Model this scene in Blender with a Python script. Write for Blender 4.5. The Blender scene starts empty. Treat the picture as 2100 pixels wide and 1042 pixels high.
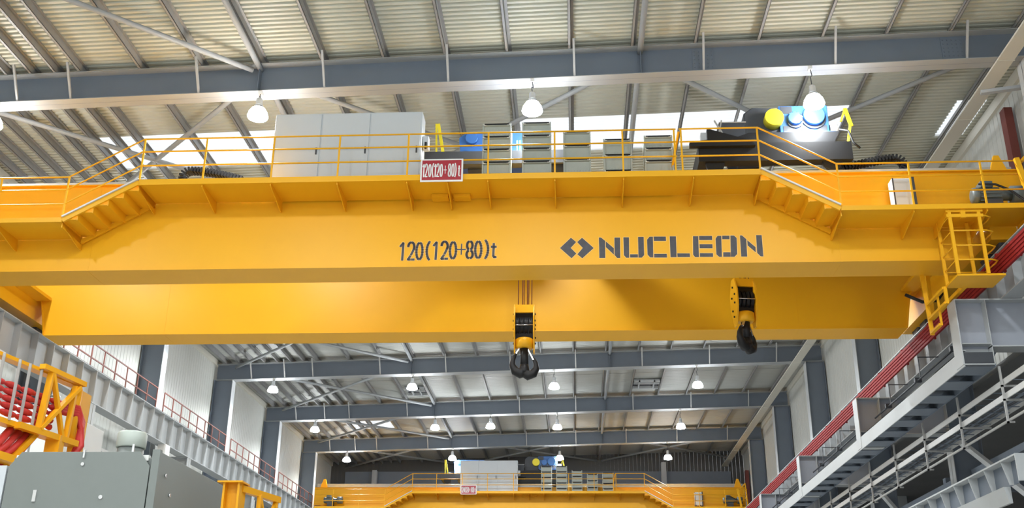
import bpy, math, random
from mathutils import Vector, Matrix
random.seed(7)
PI = math.pi
scn = bpy.context.scene
COL = scn.collection

# ------------------------------------------------------------------ camera
cam_d = bpy.data.cameras.new('camera')
cam = bpy.data.objects.new('camera', cam_d); COL.objects.link(cam)
cam_d.sensor_width = 36.0
cam_d.lens = 2150 / 2100 * 36.0
cam_d.clip_end = 400
R_ = Vector((0.99830438, 0.05742895, 0.00950116))
U_ = Vector((0.0127682, -0.37528831, 0.92682019))
F_ = Vector((-0.05679199, 0.92512734, 0.37538523))
mw = Matrix(((R_.x, U_.x, -F_.x, 0), (R_.y, U_.y, -F_.y, 0), (R_.z, U_.z, -F_.z, 1.6), (0, 0, 0, 1)))
cam.matrix_world = mw
scn.camera = cam

# ------------------------------------------------------------------ world, exposure
w = bpy.data.worlds.new('world'); scn.world = w; w.use_nodes = True
bg = w.node_tree.nodes['Background']
bg.inputs[0].default_value = (0.93, 0.97, 1.0, 1); bg.inputs[1].default_value = 1.8
scn.view_settings.view_transform = 'Standard'
scn.view_settings.look = 'None'
scn.view_settings.gamma = 1
scn.view_settings.exposure = -0.5
LAMP_W = 560.0          # watts of each high bay lamp
LAMP_GLOW = 170.0


# ------------------------------------------------------------------ materials
def mat(name, col, rough=0.5, metal=0.0, spec=0.5, noise=0.0, nscale=3.0, bump=0.0, emit=None, es=0.0):
    m = bpy.data.materials.new(name); m.use_nodes = True
    nt = m.node_tree; b = nt.nodes['Principled BSDF']
    b.inputs['Base Color'].default_value = (*col, 1)
    b.inputs['Roughness'].default_value = rough
    b.inputs['Metallic'].default_value = metal
    b.inputs['Specular IOR Level'].default_value = spec
    if emit:
        b.inputs['Emission Color'].default_value = (*emit, 1)
        b.inputs['Emission Strength'].default_value = es
    if noise > 0 or bump > 0:
        tc = nt.nodes.new('ShaderNodeTexCoord')
        n = nt.nodes.new('ShaderNodeTexNoise'); n.inputs['Scale'].default_value = nscale
        n.inputs['Detail'].default_value = 6
        nt.links.new(tc.outputs['Object'], n.inputs['Vector'])
        if noise > 0:
            mx = nt.nodes.new('ShaderNodeMixRGB'); mx.blend_type = 'MIX'
            mx.inputs[1].default_value = (*[c * (1 - noise) for c in col], 1)
            mx.inputs[2].default_value = (*[min(1, c * (1 + noise)) for c in col], 1)
            nt.links.new(n.outputs['Fac'], mx.inputs[0])
            nt.links.new(mx.outputs[0], b.inputs['Base Color'])
        if bump > 0:
            bp = nt.nodes.new('ShaderNodeBump'); bp.inputs['Strength'].default_value = bump
            nt.links.new(n.outputs['Fac'], bp.inputs['Height'])
            nt.links.new(bp.outputs[0], b.inputs['Normal'])
    return m


YEL = mat('crane_yellow', (0.84, 0.42, 0.010), 0.42, spec=0.3, noise=0.07, nscale=0.7)
YEL2 = mat('machine_yellow', (0.80, 0.36, 0.006), 0.45, spec=0.3, noise=0.05, nscale=3)
YEL3 = mat('lemon_yellow', (0.86, 0.72, 0.03), 0.4)
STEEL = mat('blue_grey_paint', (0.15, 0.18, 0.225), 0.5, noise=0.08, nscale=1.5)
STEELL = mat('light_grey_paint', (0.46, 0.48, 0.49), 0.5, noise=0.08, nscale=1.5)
FLNG = mat('strut_grey_lit_flange', (0.34, 0.355, 0.36), 0.5, noise=0.06, nscale=1.5)  # strut grey; on crossbeam flanges it paints in the floor bounce
BRK = mat('bracket_paint', (0.34, 0.365, 0.42), 0.5, noise=0.06, nscale=1.5)
GALV = mat('galvanised', (0.42, 0.42, 0.41), 0.45, metal=0.25, noise=0.15, nscale=4)
ROOF = mat('roof_sheet', (0.57, 0.575, 0.49), 0.5, noise=0.05, nscale=0.8)
ROOF2 = mat('roof_liner_dimmed', (0.46, 0.465, 0.43), 0.55, noise=0.05, nscale=0.8)  # liner sheets, toned greyer to paint in the dim far hall
PURL = mat('purlin_steel', (0.30, 0.30, 0.295), 0.5, metal=0.15, noise=0.15, nscale=4)
WALLM = mat('wall_sheet', (0.58, 0.585, 0.545), 0.45, noise=0.06, nscale=0.5)
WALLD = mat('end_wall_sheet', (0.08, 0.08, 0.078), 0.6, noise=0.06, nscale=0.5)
FLOOR = mat('floor_concrete', (0.50, 0.50, 0.48), 0.55, noise=0.15, nscale=0.6)
FLOORD = mat('floor_dim_bounce', (0.10, 0.105, 0.105), 0.6, noise=0.2, nscale=0.6)  # unseen floor zones coloured dark to hold back bounce light
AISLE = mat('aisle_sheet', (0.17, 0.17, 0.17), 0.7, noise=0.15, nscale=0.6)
TRIM = mat('pale_trim', (0.62, 0.60, 0.52), 0.5)
RED = mat('conductor_red', (0.27, 0.016, 0.018), 0.6, spec=.2, noise=0.1, nscale=3)
REDS = mat('sign_red', (0.36, 0.016, 0.028), 0.4)
FENCE = mat('fence_red_oxide', (0.24, 0.085, 0.065), 0.6, noise=0.1)
HOSE = mat('hose_red', (0.55, 0.035, 0.03), 0.5, noise=0.15, nscale=8)
BLACK = mat('black_steel', (0.012, 0.012, 0.013), 0.45, spec=.3, noise=0.2, nscale=6)
DARK = mat('dark_steel', (0.05, 0.055, 0.065), 0.5, noise=0.2, nscale=3)
STENCIL = mat('stencil_black', (0.045, 0.045, 0.055), 0.5, noise=0.6, nscale=7)
OUTL = mat('stencil_edge', (0.85, 0.55, 0.18), 0.5)
BLUE = mat('gearbox_blue', (0.045, 0.15, 0.42), 0.35, noise=0.08, nscale=3)
CAB = mat('cabinet_grey', (0.56, 0.60, 0.63), 0.4, noise=0.03, nscale=2)
RES = mat('resistor_grey', (0.40, 0.44, 0.40), 0.45, metal=0.1, noise=0.08, nscale=5)
MACH = mat('machine_grey', (0.185, 0.205, 0.195), 0.45, noise=0.03, nscale=5)
WHITE = mat('white_paint', (0.80, 0.80, 0.78), 0.4)
TRAY = mat('tray_steel', (0.60, 0.60, 0.59), 0.4, metal=0.1)
CHROME = mat('bright_steel', (0.75, 0.75, 0.75), 0.25, metal=0.9)
BROWN = mat('brown_steel', (0.20, 0.05, 0.04), 0.55, noise=0.1)
MOTOR = mat('motor_grey_green', (0.10, 0.13, 0.14), 0.45, noise=0.1)
BULB = mat('lamp_bulb', (1, 1, 1), 0.4, emit=(0.92, 0.96, 1.0), es=LAMP_GLOW)
REFL = mat('lamp_reflector', (0.8, 0.82, 0.85), 0.3, metal=0.6)
SHADOWD = mat('vent_dark', (0.06, 0.06, 0.065), 0.7)
# translucent daylight sheet
SKY = bpy.data.materials.new('daylight_sheet'); SKY.use_nodes = True
nt = SKY.node_tree; nt.nodes.clear()
o_ = nt.nodes.new('ShaderNodeOutputMaterial'); mx = nt.nodes.new('ShaderNodeMixShader')
tr = nt.nodes.new('ShaderNodeBsdfTransparent'); tl = nt.nodes.new('ShaderNodeBsdfTranslucent')
tl.inputs[0].default_value = (.95, .97, 1, 1); mx.inputs[0].default_value = .45
nt.links.new(tr.outputs[0], mx.inputs[1]); nt.links.new(tl.outputs[0], mx.inputs[2]); nt.links.new(mx.outputs[0], o_.inputs[0])

ORIG = {}


# ------------------------------------------------------------------ mesh builder
class MB:
    def __init__(s): s.v = []; s.f = []; s.sm = []

    def add(s, vs, fs, smooth=False):
        n = len(s.v); s.v += [tuple(v) for v in vs]
        for f in fs: s.f.append([i + n for i in f]); s.sm.append(smooth)
        return s

    def box(s, x0, x1, y0, y1, z0, z1):
        vs = [(x, y, z) for x in (x0, x1) for y in (y0, y1) for z in (z0, z1)]
        return s.add(vs, [(0, 1, 3, 2), (4, 6, 7, 5), (0, 4, 5, 1), (2, 3, 7, 6), (0, 2, 6, 4), (1, 5, 7, 3)])

    def ext(s, p, q, rects, up=(0, 0, 1)):
        p = Vector(p); q = Vector(q); d = (q - p).normalized(); up = Vector(up)
        side = d.cross(up)
        if side.length < 1e-4: side = d.cross(Vector((0, 1, 0)))
        side.normalize(); u = side.cross(d).normalized()
        for (a0, a1, b0, b1) in rects:
            vs = []
            for e in (p, q):
                for (a, b) in ((a0, b0), (a1, b0), (a1, b1), (a0, b1)): vs.append(e + side * a + u * b)
            s.add(vs, [(0, 1, 2, 3), (7, 6, 5, 4), (0, 4, 5, 1), (1, 5, 6, 2), (2, 6, 7, 3), (3, 7, 4, 0)])
        return s

    def bar(s, p, q, a, b=None, up=(0, 0, 1)):
        b = a if b is None else b
        return s.ext(p, q, [(-a / 2, a / 2, -b / 2, b / 2)], up)

    def sweep(s, pts, radii, n=8, smooth=True, cap=True):
        pts = [Vector(p) for p in pts]
        if not hasattr(radii, '__len__'): radii = [radii] * len(pts)
        prev = None; rings = []
        base = len(s.v)
        for i, p in enumerate(pts):
            d = (pts[min(i + 1, len(pts) - 1)] - pts[max(i - 1, 0)]).normalized()
            if prev is None:
                a = d.orthogonal().normalized()
            else:
                a = (prev - d * prev.dot(d)).normalized()
            prev = a; b = d.cross(a)
            for k in range(n):
                t = 2 * PI * k / n
                s.v.append(tuple(p + (a * math.cos(t) + b * math.sin(t)) * radii[i]))
        m = len(pts)
        for i in range(m - 1):
            for k in range(n):
                k2 = (k + 1) % n
                s.f.append([base + i * n + k, base + i * n + k2, base + (i + 1) * n + k2, base + (i + 1) * n + k]); s.sm.append(smooth)
        if cap:
            s.f.append([base + k for k in range(n)][::-1]); s.sm.append(False)
            s.f.append([base + (m - 1) * n + k for k in range(n)]); s.sm.append(False)
        return s

    def tube(s, p, q, r, n=8): return s.sweep([p, q], r, n)

    def prism(s, poly, axis, a, b):
        """polygon in the two other axes (x<y<z order), extruded along axis from a to b"""
        n = len(poly)

        def P(u, v, t): return {'x': (t, u, v), 'y': (u, t, v), 'z': (u, v, t)}[axis]
        vs = [P(u, v, a) for u, v in poly] + [P(u, v, b) for u, v in poly]
        fs = [list(range(n))[::-1], [n + i for i in range(n)]]
        for i in range(n):
            j = (i + 1) % n; fs.append([i, j, n + j, n + i])
        return s.add(vs, fs)

    def lathe(s, c, prof, axis='z', n=20, smooth=True):
        """prof: list of (radius, height) along axis from centre c"""
        c = Vector(c); ax = {'x': (Vector((0, 1, 0)), Vector((0, 0, 1)), Vector((1, 0, 0))),
                             'y': (Vector((1, 0, 0)), Vector((0, 0, 1)), Vector((0, 1, 0))),
                             'z': (Vector((1, 0, 0)), Vector((0, 1, 0)), Vector((0, 0, 1)))}[axis]
        base = len(s.v)
        for (r, h) in prof:
            for k in range(n):
                t = 2 * PI * k / n
                s.v.append(tuple(c + ax[0] * r * math.cos(t) + ax[1] * r * math.sin(t) + ax[2] * h))
        for i in range(len(prof) - 1):
            for k in range(n):
                k2 = (k + 1) % n
                s.f.append([base + i * n + k, base + i * n + k2, base + (i + 1) * n + k2, base + (i + 1) * n + k]); s.sm.append(smooth)
        s.f.append([base + k for k in range(n)][::-1]); s.sm.append(False)
        s.f.append([base + (len(prof) - 1) * n + k for k in range(n)]); s.sm.append(False)
        return s

    def build(s, name, m, parent=None, bevel=0):
        if parent is not None:
            og = ORIG[parent.name]
        else:
            xs = [v[0] for v in s.v]; ys = [v[1] for v in s.v]; zs = [v[2] for v in s.v]
            og = Vector(((min(xs) + max(xs)) / 2, (min(ys) + max(ys)) / 2, min(zs)))
        me = bpy.data.meshes.new(name)
        me.from_pydata([tuple(Vector(v) - og) for v in s.v], [], s.f)
        me.polygons.foreach_set('use_smooth', s.sm)
        import bmesh
        bm = bmesh.new(); bm.from_mesh(me)
        bmesh.ops.recalc_face_normals(bm, faces=bm.faces); bm.to_mesh(me); bm.free()
        me.materials.append(m)
        o = bpy.data.objects.new(name, me); COL.objects.link(o)
        ORIG[o.name] = og
        if parent is not None: o.parent = parent
        else: o.location = og
        if bevel:
            b = o.modifiers.new('bevel', 'BEVEL'); b.width = bevel; b.segments = 2; b.limit_method = 'ANGLE'
        return o


def tag(o, label, cat, group=None, kind=None):
    o['label'] = label; o['category'] = cat
    if group: o['group'] = group
    if kind: o['kind'] = kind
    return o


def thing(name, label, cat, loc, group=None):
    o = bpy.data.objects.new(name, None); COL.objects.link(o); o.location = loc
    o.empty_display_size = .2
    ORIG[o.name] = Vector(loc)
    return tag(o, label, cat, group)


def struct(o): o['kind'] = 'structure'; return o


def copy_tree(o, parent=None):
    c = o.copy(); COL.objects.link(c)
    if parent is not None: c.parent = parent
    ORIG[c.name] = ORIG.get(o.name, Vector())
    for ch in list(o.children): copy_tree(ch, c)
    return c


def copy_to(o, d, label):
    c = copy_tree(o); c.location = Vector(o.location) + Vector(d); c['label'] = label
    return c


FR = [25.9, 36.05, 46.2, 56.35, 66.5, 76.65]          # portal frames along the hall
FALL = [-4.55, 5.6, 15.75] + FR
ENDW = 86.8
S = 0.0265                                             # roof pitch
XL, XR = -20.25, 13.8


def zb(x): return 17.56 + S * x                        # underside of the crossbeams
def zt(x): return 18.49 + S * x                        # top of the crossbeams
def zr(x): return 18.76 + S * x                        # roof sheet


NEAR = {0: 'nearest', 1: 'second nearest', 2: 'third nearest', 3: 'fourth nearest', 4: 'fifth nearest', 5: 'sixth nearest', 6: 'farthest'}
ORD = ['first', 'second', 'third', 'fourth', 'fifth', 'sixth', 'seventh', 'eighth', 'ninth', 'tenth', 'eleventh', 'twelfth', 'thirteenth',
       'fourteenth', 'fifteenth', 'sixteenth', 'seventeenth', 'eighteenth', 'nineteenth', 'twentieth', 'twenty-first', 'twenty-second',
       'twenty-third', 'twenty-fourth', 'twenty-fifth', 'twenty-sixth', 'twenty-seventh', 'twenty-eighth', 'twenty-ninth']

# ================================================================== SETTING
struct(MB().box(XL - .3, XR, -8, 58, -.2, 0).build('floor', FLOOR))
struct(MB().box(XL - .3, XR, 58, ENDW + .3, -.2, 0).build('floor_dark', FLOORD))  # far floor darkened so less light bounces up to the roof
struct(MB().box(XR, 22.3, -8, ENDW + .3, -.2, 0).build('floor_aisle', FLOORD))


def corr_patch(mb, x0, x1, y0, y1, per=.2, dep=.07, zf=zr):
    y = y0; pts = []
    n = max(1, round((y1 - y0) / per)); p = (y1 - y0) / n
    for i in range(n):
        a = y0 + i * p
        pts += [(a, dep), (a + p * .30, dep), (a + p * .42, 0), (a + p * .88, 0)]
    pts.append((y1, dep))
    vs = []
    for (yy, h) in pts: vs += [(x0, yy, zf(x0) + h), (x1, yy, zf(x1) + h)]
    fs = [(2 * i, 2 * i + 1, 2 * i + 3, 2 * i + 2) for i in range(len(pts) - 1)]
    mb.add(vs, fs)


rf = MB()
corr_patch(rf, XL, XR, -8, 10, per=1.0, dep=.03)
corr_patch(rf, XL, XR, 10, 20.4)
corr_patch(rf, XL, XR, 20.4, 30.4)
for a, b in ((XL, -16.2), (-5.35, -1.66), (9.16, 12.55)): corr_patch(rf, a, b, 30.4, 32.8)
corr_patch(rf, 13.5, XR, 30.4, 32.8)
corr_patch(rf, XL, XR, 32.8, 46.2)
struct(rf.build('ceiling', ROOF))
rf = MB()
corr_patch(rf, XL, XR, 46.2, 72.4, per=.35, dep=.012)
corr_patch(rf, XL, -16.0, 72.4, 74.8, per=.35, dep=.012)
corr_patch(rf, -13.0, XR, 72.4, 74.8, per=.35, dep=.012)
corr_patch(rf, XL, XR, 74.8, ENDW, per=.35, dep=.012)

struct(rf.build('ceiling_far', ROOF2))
for i, (a, b, y0, y1) in enumerate(((-16.2, -5.35, 30.4, 32.8), (-1.66, 9.16, 30.4, 32.8), (12.55, 13.5, 30.4, 32.8), (-16.0, -13.0, 72.4, 74.8))):
    m = MB(); corr_patch(m, a, b, y0, y1); struct(m.build('window_%d' % (i + 1), SKY))


def corr_wall(x, y0, y1, z0, z1, sgn, per=.33, dep=.014):
    m = MB(); n = round((y1 - y0) / per); p = (y1 - y0) / n; pts = []
    for i in range(n):
        a = y0 + i * p
        pts += [(a, 0), (a + p * .84, 0), (a + p * .88, -dep * sgn), (a + p * .96, -dep * sgn)]
    pts.append((y1, 0)); vs = []
    for yy, h in pts: vs += [(x + h, yy, z0), (x + h, yy, z1)]
    m.add(vs, [(2 * i, 2 * i + 1, 2 * i + 3, 2 * i + 2) for i in range(len(pts) - 1)])
    return m


struct(corr_wall(XL, -8, ENDW, 0, 18.3, 1).build('wall_left', WALLM))
struct(corr_wall(XR, -8, ENDW, 11.0, 19.2, -1).build('wall_right', WALLM))
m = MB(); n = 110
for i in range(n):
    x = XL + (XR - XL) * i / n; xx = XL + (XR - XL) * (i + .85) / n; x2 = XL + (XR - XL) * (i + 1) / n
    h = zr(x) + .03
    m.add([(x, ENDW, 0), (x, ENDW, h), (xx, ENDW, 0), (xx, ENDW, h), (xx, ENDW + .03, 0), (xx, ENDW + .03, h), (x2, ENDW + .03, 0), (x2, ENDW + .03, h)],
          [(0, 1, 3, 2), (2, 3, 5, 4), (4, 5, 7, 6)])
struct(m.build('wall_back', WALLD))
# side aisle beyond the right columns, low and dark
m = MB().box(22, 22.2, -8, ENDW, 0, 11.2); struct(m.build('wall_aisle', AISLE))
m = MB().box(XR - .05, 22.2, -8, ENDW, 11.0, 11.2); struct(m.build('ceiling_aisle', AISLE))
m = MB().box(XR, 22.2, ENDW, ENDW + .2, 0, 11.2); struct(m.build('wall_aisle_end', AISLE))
# pale flashing where the roof meets the walls
struct(MB().box(XL, XL + .12, -8, ENDW, 17.9, 18.2).build('trim_1', TRIM))
struct(MB().box(XR - .12, XR, -8, ENDW, 18.75, 19.1).build('trim_2', TRIM))
# framed gable in front of the dark end wall
for i, y in enumerate((61.9, 72.0, 51.6)):
    m = MB(); m.add([(XL, y, zr(XL) - .012), (XR, y, zr(XR) - .012), (XR, y + .07, zr(XR) - .012), (XL, y + .07, zr(XL) - .012), (XL, y, zr(XL) - .002), (XR, y, zr(XR) - .002), (XR, y + .07, zr(XR) - .002), (XL, y + .07, zr(XL) - .002)],
                    [(0, 1, 2, 3), (7, 6, 5, 4), (0, 4, 5, 1), (1, 5, 6, 2), (2, 6, 7, 3), (3, 7, 4, 0)])
    struct(m.build('trim_%d' % (i + 3), GALV))
# dark band where the gable roof meets the end wall
m = MB().box(-19.0, 12.7, ENDW - .2, ENDW - .02, 16.2, 17.4)
tag(m.build('gable_beam', STEEL), 'dark blue-grey horizontal beam across the top of the end wall', 'beam')

# ================================================================== STEEL FRAME
IB = lambda w_, h, tf, tw: [(-w_ / 2, w_ / 2, 0, tf), (-w_ / 2, w_ / 2, h - tf, h), (-tw / 2, tw / 2, tf, h - tf)]


def crossbeam(i, y):
    lab = 'blue-grey steel crossbeam under the roof, %s crossing the hall' % (NEAR[i] if i < 5 else 'farthest')
    if i < 0: lab = ''
    t = thing('roof_crossbeam', lab, 'beam', (-3.3, y + .27, zb(-3.3)), 'roof crossbeams')
    yc = y + .27; m = MB()
    a, b = XL + .1, XR - .1
    # web
    m.add([(a, yc - .008, zb(a)), (b, yc - .008, zb(b)), (b, yc - .008, zt(b)), (a, yc - .008, zt(a)),
           (a, yc + .008, zb(a)), (b, yc + .008, zb(b)), (b, yc + .008, zt(b)), (a, yc + .008, zt(a))],
          [(0, 1, 2, 3), (4, 7, 6, 5), (0, 4, 5, 1), (3, 2, 6, 7), (0, 3, 7, 4), (1, 5, 6, 2)])
    m.build('web', STEEL, t)
    for nm, z0, f in (('bottom_flange', 0, zb), ('top_flange', -.02, zt)):
        mm = MB(); x0, x1 = a, b
        mm.add([(x0, y, f(x0) + z0), (x1, y, f(x1) + z0), (x1, y + .54, f(x1) + z0), (x0, y + .54, f(x0) + z0),
                (x0, y, f(x0) + z0 + .02), (x1, y, f(x1) + z0 + .02), (x1, y + .54, f(x1) + z0 + .02), (x0, y + .54, f(x0) + z0 + .02)],
               [(0, 3, 2, 1), (4, 5, 6, 7), (0, 1, 5, 4), (1, 2, 6, 5), (2, 3, 7, 6), (3, 0, 4, 7)])
        mm.build(nm, FLNG, t)  # same paint as the web, made paler to imitate light from below
    for xs in (-9.05, 3.85, 2.05, 10.9):      # splice / stiffener plates
        if xs in (3.85, 10.9):
            p = MB().box(xs - .3, xs + .3, yc - .03, yc - .009, zb(xs) + .06, zt(xs) - .06)
            for bx in range(5):
                for bz in range(6):
                    p.box(xs - .26 + bx * .125, xs - .235 + bx * .125, yc - .045, yc - .03, zb(xs) + .12 + bz * .13, zb(xs) + .145 + bz * .13)
            p.build('splice_plate', STEEL, t)
        else:
            MB().box(xs - .008, xs + .008, y + .02, yc, zb(xs) + .02, zt(xs) - .02).build('stiffener', STEEL, t)
    for xs in (-18.1, -16.2, -14.6, -10.8, -7.1, -3.5, .13, 3.8, 7.5, 11.15):   # knee stays from purlin to bottom flange
        MB().bar((xs, yc - .75, zt(xs) + .03), (xs + .02, y + .06, zb(xs) + .03), .06, .06).build('knee_stay', GALV, t)
    return t


for i, y in enumerate(FALL):
    if i >= 2: crossbeam(i - 3 if i >= 3 else 6, y)['label'] = (
        'blue-grey roof crossbeam, ' + (['nearest and largest of those in view', 'second from the front, behind the big yellow crane', 'third from the front, hidden behind the big crane girder',
         'just below the rear girder of the big crane', 'third from the end wall, below the hooks', 'last before the dark end wall'][i - 3] if i >= 3 else 'just over the viewer, out of the picture'))

# columns
def column(side, i, y):
    if side == 'left': x0, x1, xw = XL + .06, -19.13, -19.13
    else: x0, x1, xw = 12.72, XR - .06, 12.72
    top = zb((x0 + x1) / 2)
    yc = y + .27
    pos = ['nearest', 'second nearest', 'third nearest', 'fourth nearest', 'fifth nearest', 'farthest'][i]
    t = thing('steel_column', 'tall blue-grey steel column on the %s wall, %s of its row' % (side, pos), 'column', ((x0 + x1) / 2, yc, 0), side + ' wall columns')
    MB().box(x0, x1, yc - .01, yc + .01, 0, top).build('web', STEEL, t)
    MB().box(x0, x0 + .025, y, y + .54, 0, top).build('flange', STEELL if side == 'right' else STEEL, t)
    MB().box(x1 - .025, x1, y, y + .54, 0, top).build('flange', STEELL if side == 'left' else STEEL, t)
    if side == 'left':
        m = MB().box(-19.13, -17.35, yc - .015, yc + .015, 9.75, 10.72)
        m.box(-19.13, -17.35, y + .05, y + .49, 10.68, 10.72); m.box(-19.13, -17.35, y + .05, y + .49, 9.75, 9.78); m.box(-17.4, -17.37, y + .05, y + .49, 9.75, 10.7)
        m.build('crane_beam_bracket', STEELL, t)
    else:
        # cantilever bracket: top flange, bottom flange, web, stiffener, end plate and seat
        m = MB().box(9.76, 12.72, yc - .012, yc + .012, 9.45, 10.70); m.build('bracket_web', BRK, t)
        MB().box(9.75, 12.72, y, y + .54, 10.68, 10.71).build('bracket_top_flange', STEELL, t)
        MB().box(10.5, 12.72, y, y + .54, 9.44, 9.47).box(9.79, 10.5, y + .02, y + .5, 9.52, 9.54).build('bracket_bottom_flange', STEELL, t)
        MB().box(9.74, 9.77, y, y + .54, 8.98, 10.68).build('bracket_end_plate', STEELL, t)
        MB().box(10.50, 10.52, y, y + .54, 9.0, 10.68).build('bracket_stiffener', STEELL, t)
        MB().box(9.77, 10.5, y, y + .54, 8.97, 9.0).box(9.77, 10.5, yc - .01, yc + .01, 9.0, 9.5).build('bracket_seat', STEELL, t)
    return t


for i, y in enumerate(FR):
    column('left', i, y); column('right', i, y)

# purlins
PX = [-19.6, -18.86, -18.12, -17.37, -16.63, -15.89, -15.16, -14.42] + [-12.6 + 1.807 * k for k in range(15)]
for i, x in enumerate(PX):
    if x > XR - .3: continue
    z0 = zt(x)
    m = MB().box(x - .006, x + .006, 15.6, ENDW - .1, z0 + .005, z0 + .25)
    m.box(x - .006, x + .085, 15.6, ENDW - .1, z0 + .238, z0 + .25)
    m.box(x - .085, x + .006, 15.6, ENDW - .1, z0 + .005, z0 + .017)
    m.box(x - .085, x - .075, 15.6, ENDW - .1, z0 + .005, z0 + .045)
    o = m.build('roof_purlin', PURL)
    tag(o, 'galvanised purlin running down the hall under the roof sheets, %s from the left' % ORD[i], 'purlin', 'roof purlins')
    # cleats would vanish at this size
# longitudinal struts
for x, nm in ((-9.07, 'left of centre'), (2.05, 'right of centre')):
    for k in range(len(FR) + 1):
        y0 = ([15.75] + FR)[k] + .29; y1 = (FR + [ENDW])[k] + .25
        z = zt(x) - .10
        o = MB().tube((x, y0, z + .0), (x, y1 - .02, z + .0), .085, 12).build('roof_strut', FLNG)
        tag(o, 'round grey roof strut %s, %s' % (nm, ['in the bay nearest the viewer', 'in the bay with the bright roof lights', 'in the third bay',
            'in the fourth bay', 'in the fifth bay', 'in the sixth bay', 'in the dark bay by the end wall'][k]), 'strut', 'roof struts')
# diagonal bracing
PAN = [(-19.2, -9.07), (-9.07, 2.05), (2.05, 12.8)]
pn = ['left', 'middle', 'right']
bn = ['nearest bay', 'bay with bright roof lights', 'third bay', 'fourth bay', 'fifth bay', 'sixth bay', 'dark bay by end wall']


def diag(x0, y0, x1, y1, lab):
    z = lambda x: zt(x) - .22
    d = Vector((x1 - x0, y1 - y0, 0)).normalized() * .25
    m = MB().tube((x0 + d.x, y0 + d.y, z(x0)), (x1 - d.x, y1 - d.y, z(x1)), .08, 10)
    o = m.build('roof_brace', FLNG); tag(o, lab, 'brace', 'diagonal roof braces')


for k in range(7):
    y0 = ([15.75] + FR)[k] + .3; y1 = (FR + [ENDW])[k] + .2
    for p, (a, b) in enumerate(PAN):
        if not (p == 0 or k in (1, 6)): continue
        if k == 0:
            diag(a, y0, b, y1, 'round grey diagonal brace crossing the upper left roof in front of all crossbeams'); continue
        diag(a, y0, b, y1, 'round diagonal roof brace running away rightwards, %s panel, %s' % (pn[p], bn[k]))
        diag(b, y0, a, y1 if False else y1, 'round diagonal roof brace running away leftwards, %s panel, %s' % (pn[p], bn[k]))

# light channel hanging under the crossbeams by the right wall
m = MB().box(12.0, 12.45, 15.8, ENDW - .2, 17.80, 17.83).box(12.0, 12.02, 15.8, ENDW - .2, 17.83, 17.86).box(12.43, 12.45, 15.8, ENDW - .2, 17.83, 17.86)
for y in [15.8 + 3.38 * k for k in range(21)]:
    m.box(11.98, 12.47, y, y + .04, 17.79, 17.80)
tag(m.build('roof_channel', TRIM), 'pale long channel along the right edge of the roof under the crossbeams', 'channel')
# small cross tie at the near right corner
tag(MB().bar((12.1, 27.6, 17.74), (13.7, 27.2, 17.74), .16, .1).build('corner_tie', STEELL), 'short pale tie between right roof channel and wall by nearest crossbeam', 'tie')
# brown post on the right wall
t = MB().box(13.45, 13.7, 29.3, 29.65, 11.05, 18.2)
tag(t.build('brown_wall_post', BROWN), 'dark red-brown steel post on the right wall above the crane end', 'post')
tag(MB().box(13.45, 13.7, 83.9, 84.4, 11.05, 17.0).build('brown_wall_post', BROWN), 'dark red-brown post on the right wall near the end wall', 'post')
# end wall beam band and framed opening
for i, (x0, x1) in enumerate(((-19.0, -16.9), (-16.0, -4.5), (-4.0, 7.0), (7.5, 12.4))):
    m = MB().box(x0, x1, ENDW - .25, ENDW - .15, 15.6, 16.0)
    tag(m.build('end_wall_girt', STEEL), 'dark horizontal girt on the end wall, %s of four' % ['leftmost', 'second from the left', 'third from the left', 'rightmost'][i], 'girt', 'end wall girts')
for i, x in enumerate((-16.45, -4.25, 7.25)):
    m = MB(); m.ext((x, ENDW - .52, 0), (x, ENDW - .52, zb(x) + .3), [(-.2, .2, -.25, -.23), (-.2, .2, .23, .25), (-.01, .01, -.23, .23)], up=(0, 1, 0))
    tag(m.build('gable_post', STEELL), 'grey steel post on the dark end wall, %s' % ['left of the far crane', 'above the far crane middle', 'right of the far crane middle'][i], 'column', 'end wall posts')

# roof vents
for i, (x0, x1) in enumerate(((-10.5, -9.3), (3.75, 5.35))):
    y0, y1 = 63.3, 65.0
    t = thing('roof_vent', 'dark rectangular roof vent %s' % ['left of the middle, behind a lamp', 'right of the middle'][i], 'vent', ((x0 + x1) / 2, (y0 + y1) / 2, zr(x0) - .2), 'roof vents')
    MB().box(x0, x1, y0, y1, zr(x0) - .05, zr(x0) - .02).build('opening', SHADOWD, t)
    zf = zr(x0) - .2
    m = MB().box(x0, x1, y0, y0 + .12, zf, zf + .19).box(x0, x1, y1 - .12, y1, zf, zf + .19).box(x0 + .3, x0 + .38, y0, y1, zf, zf + .1).box(x1 - .38, x1 - .3, y0, y1, zf, zf + .1).box(x0, x1, y0 + .5, y0 + .6, zf, zf + .1)
    m.build('frame', STEELL, t)

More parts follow.
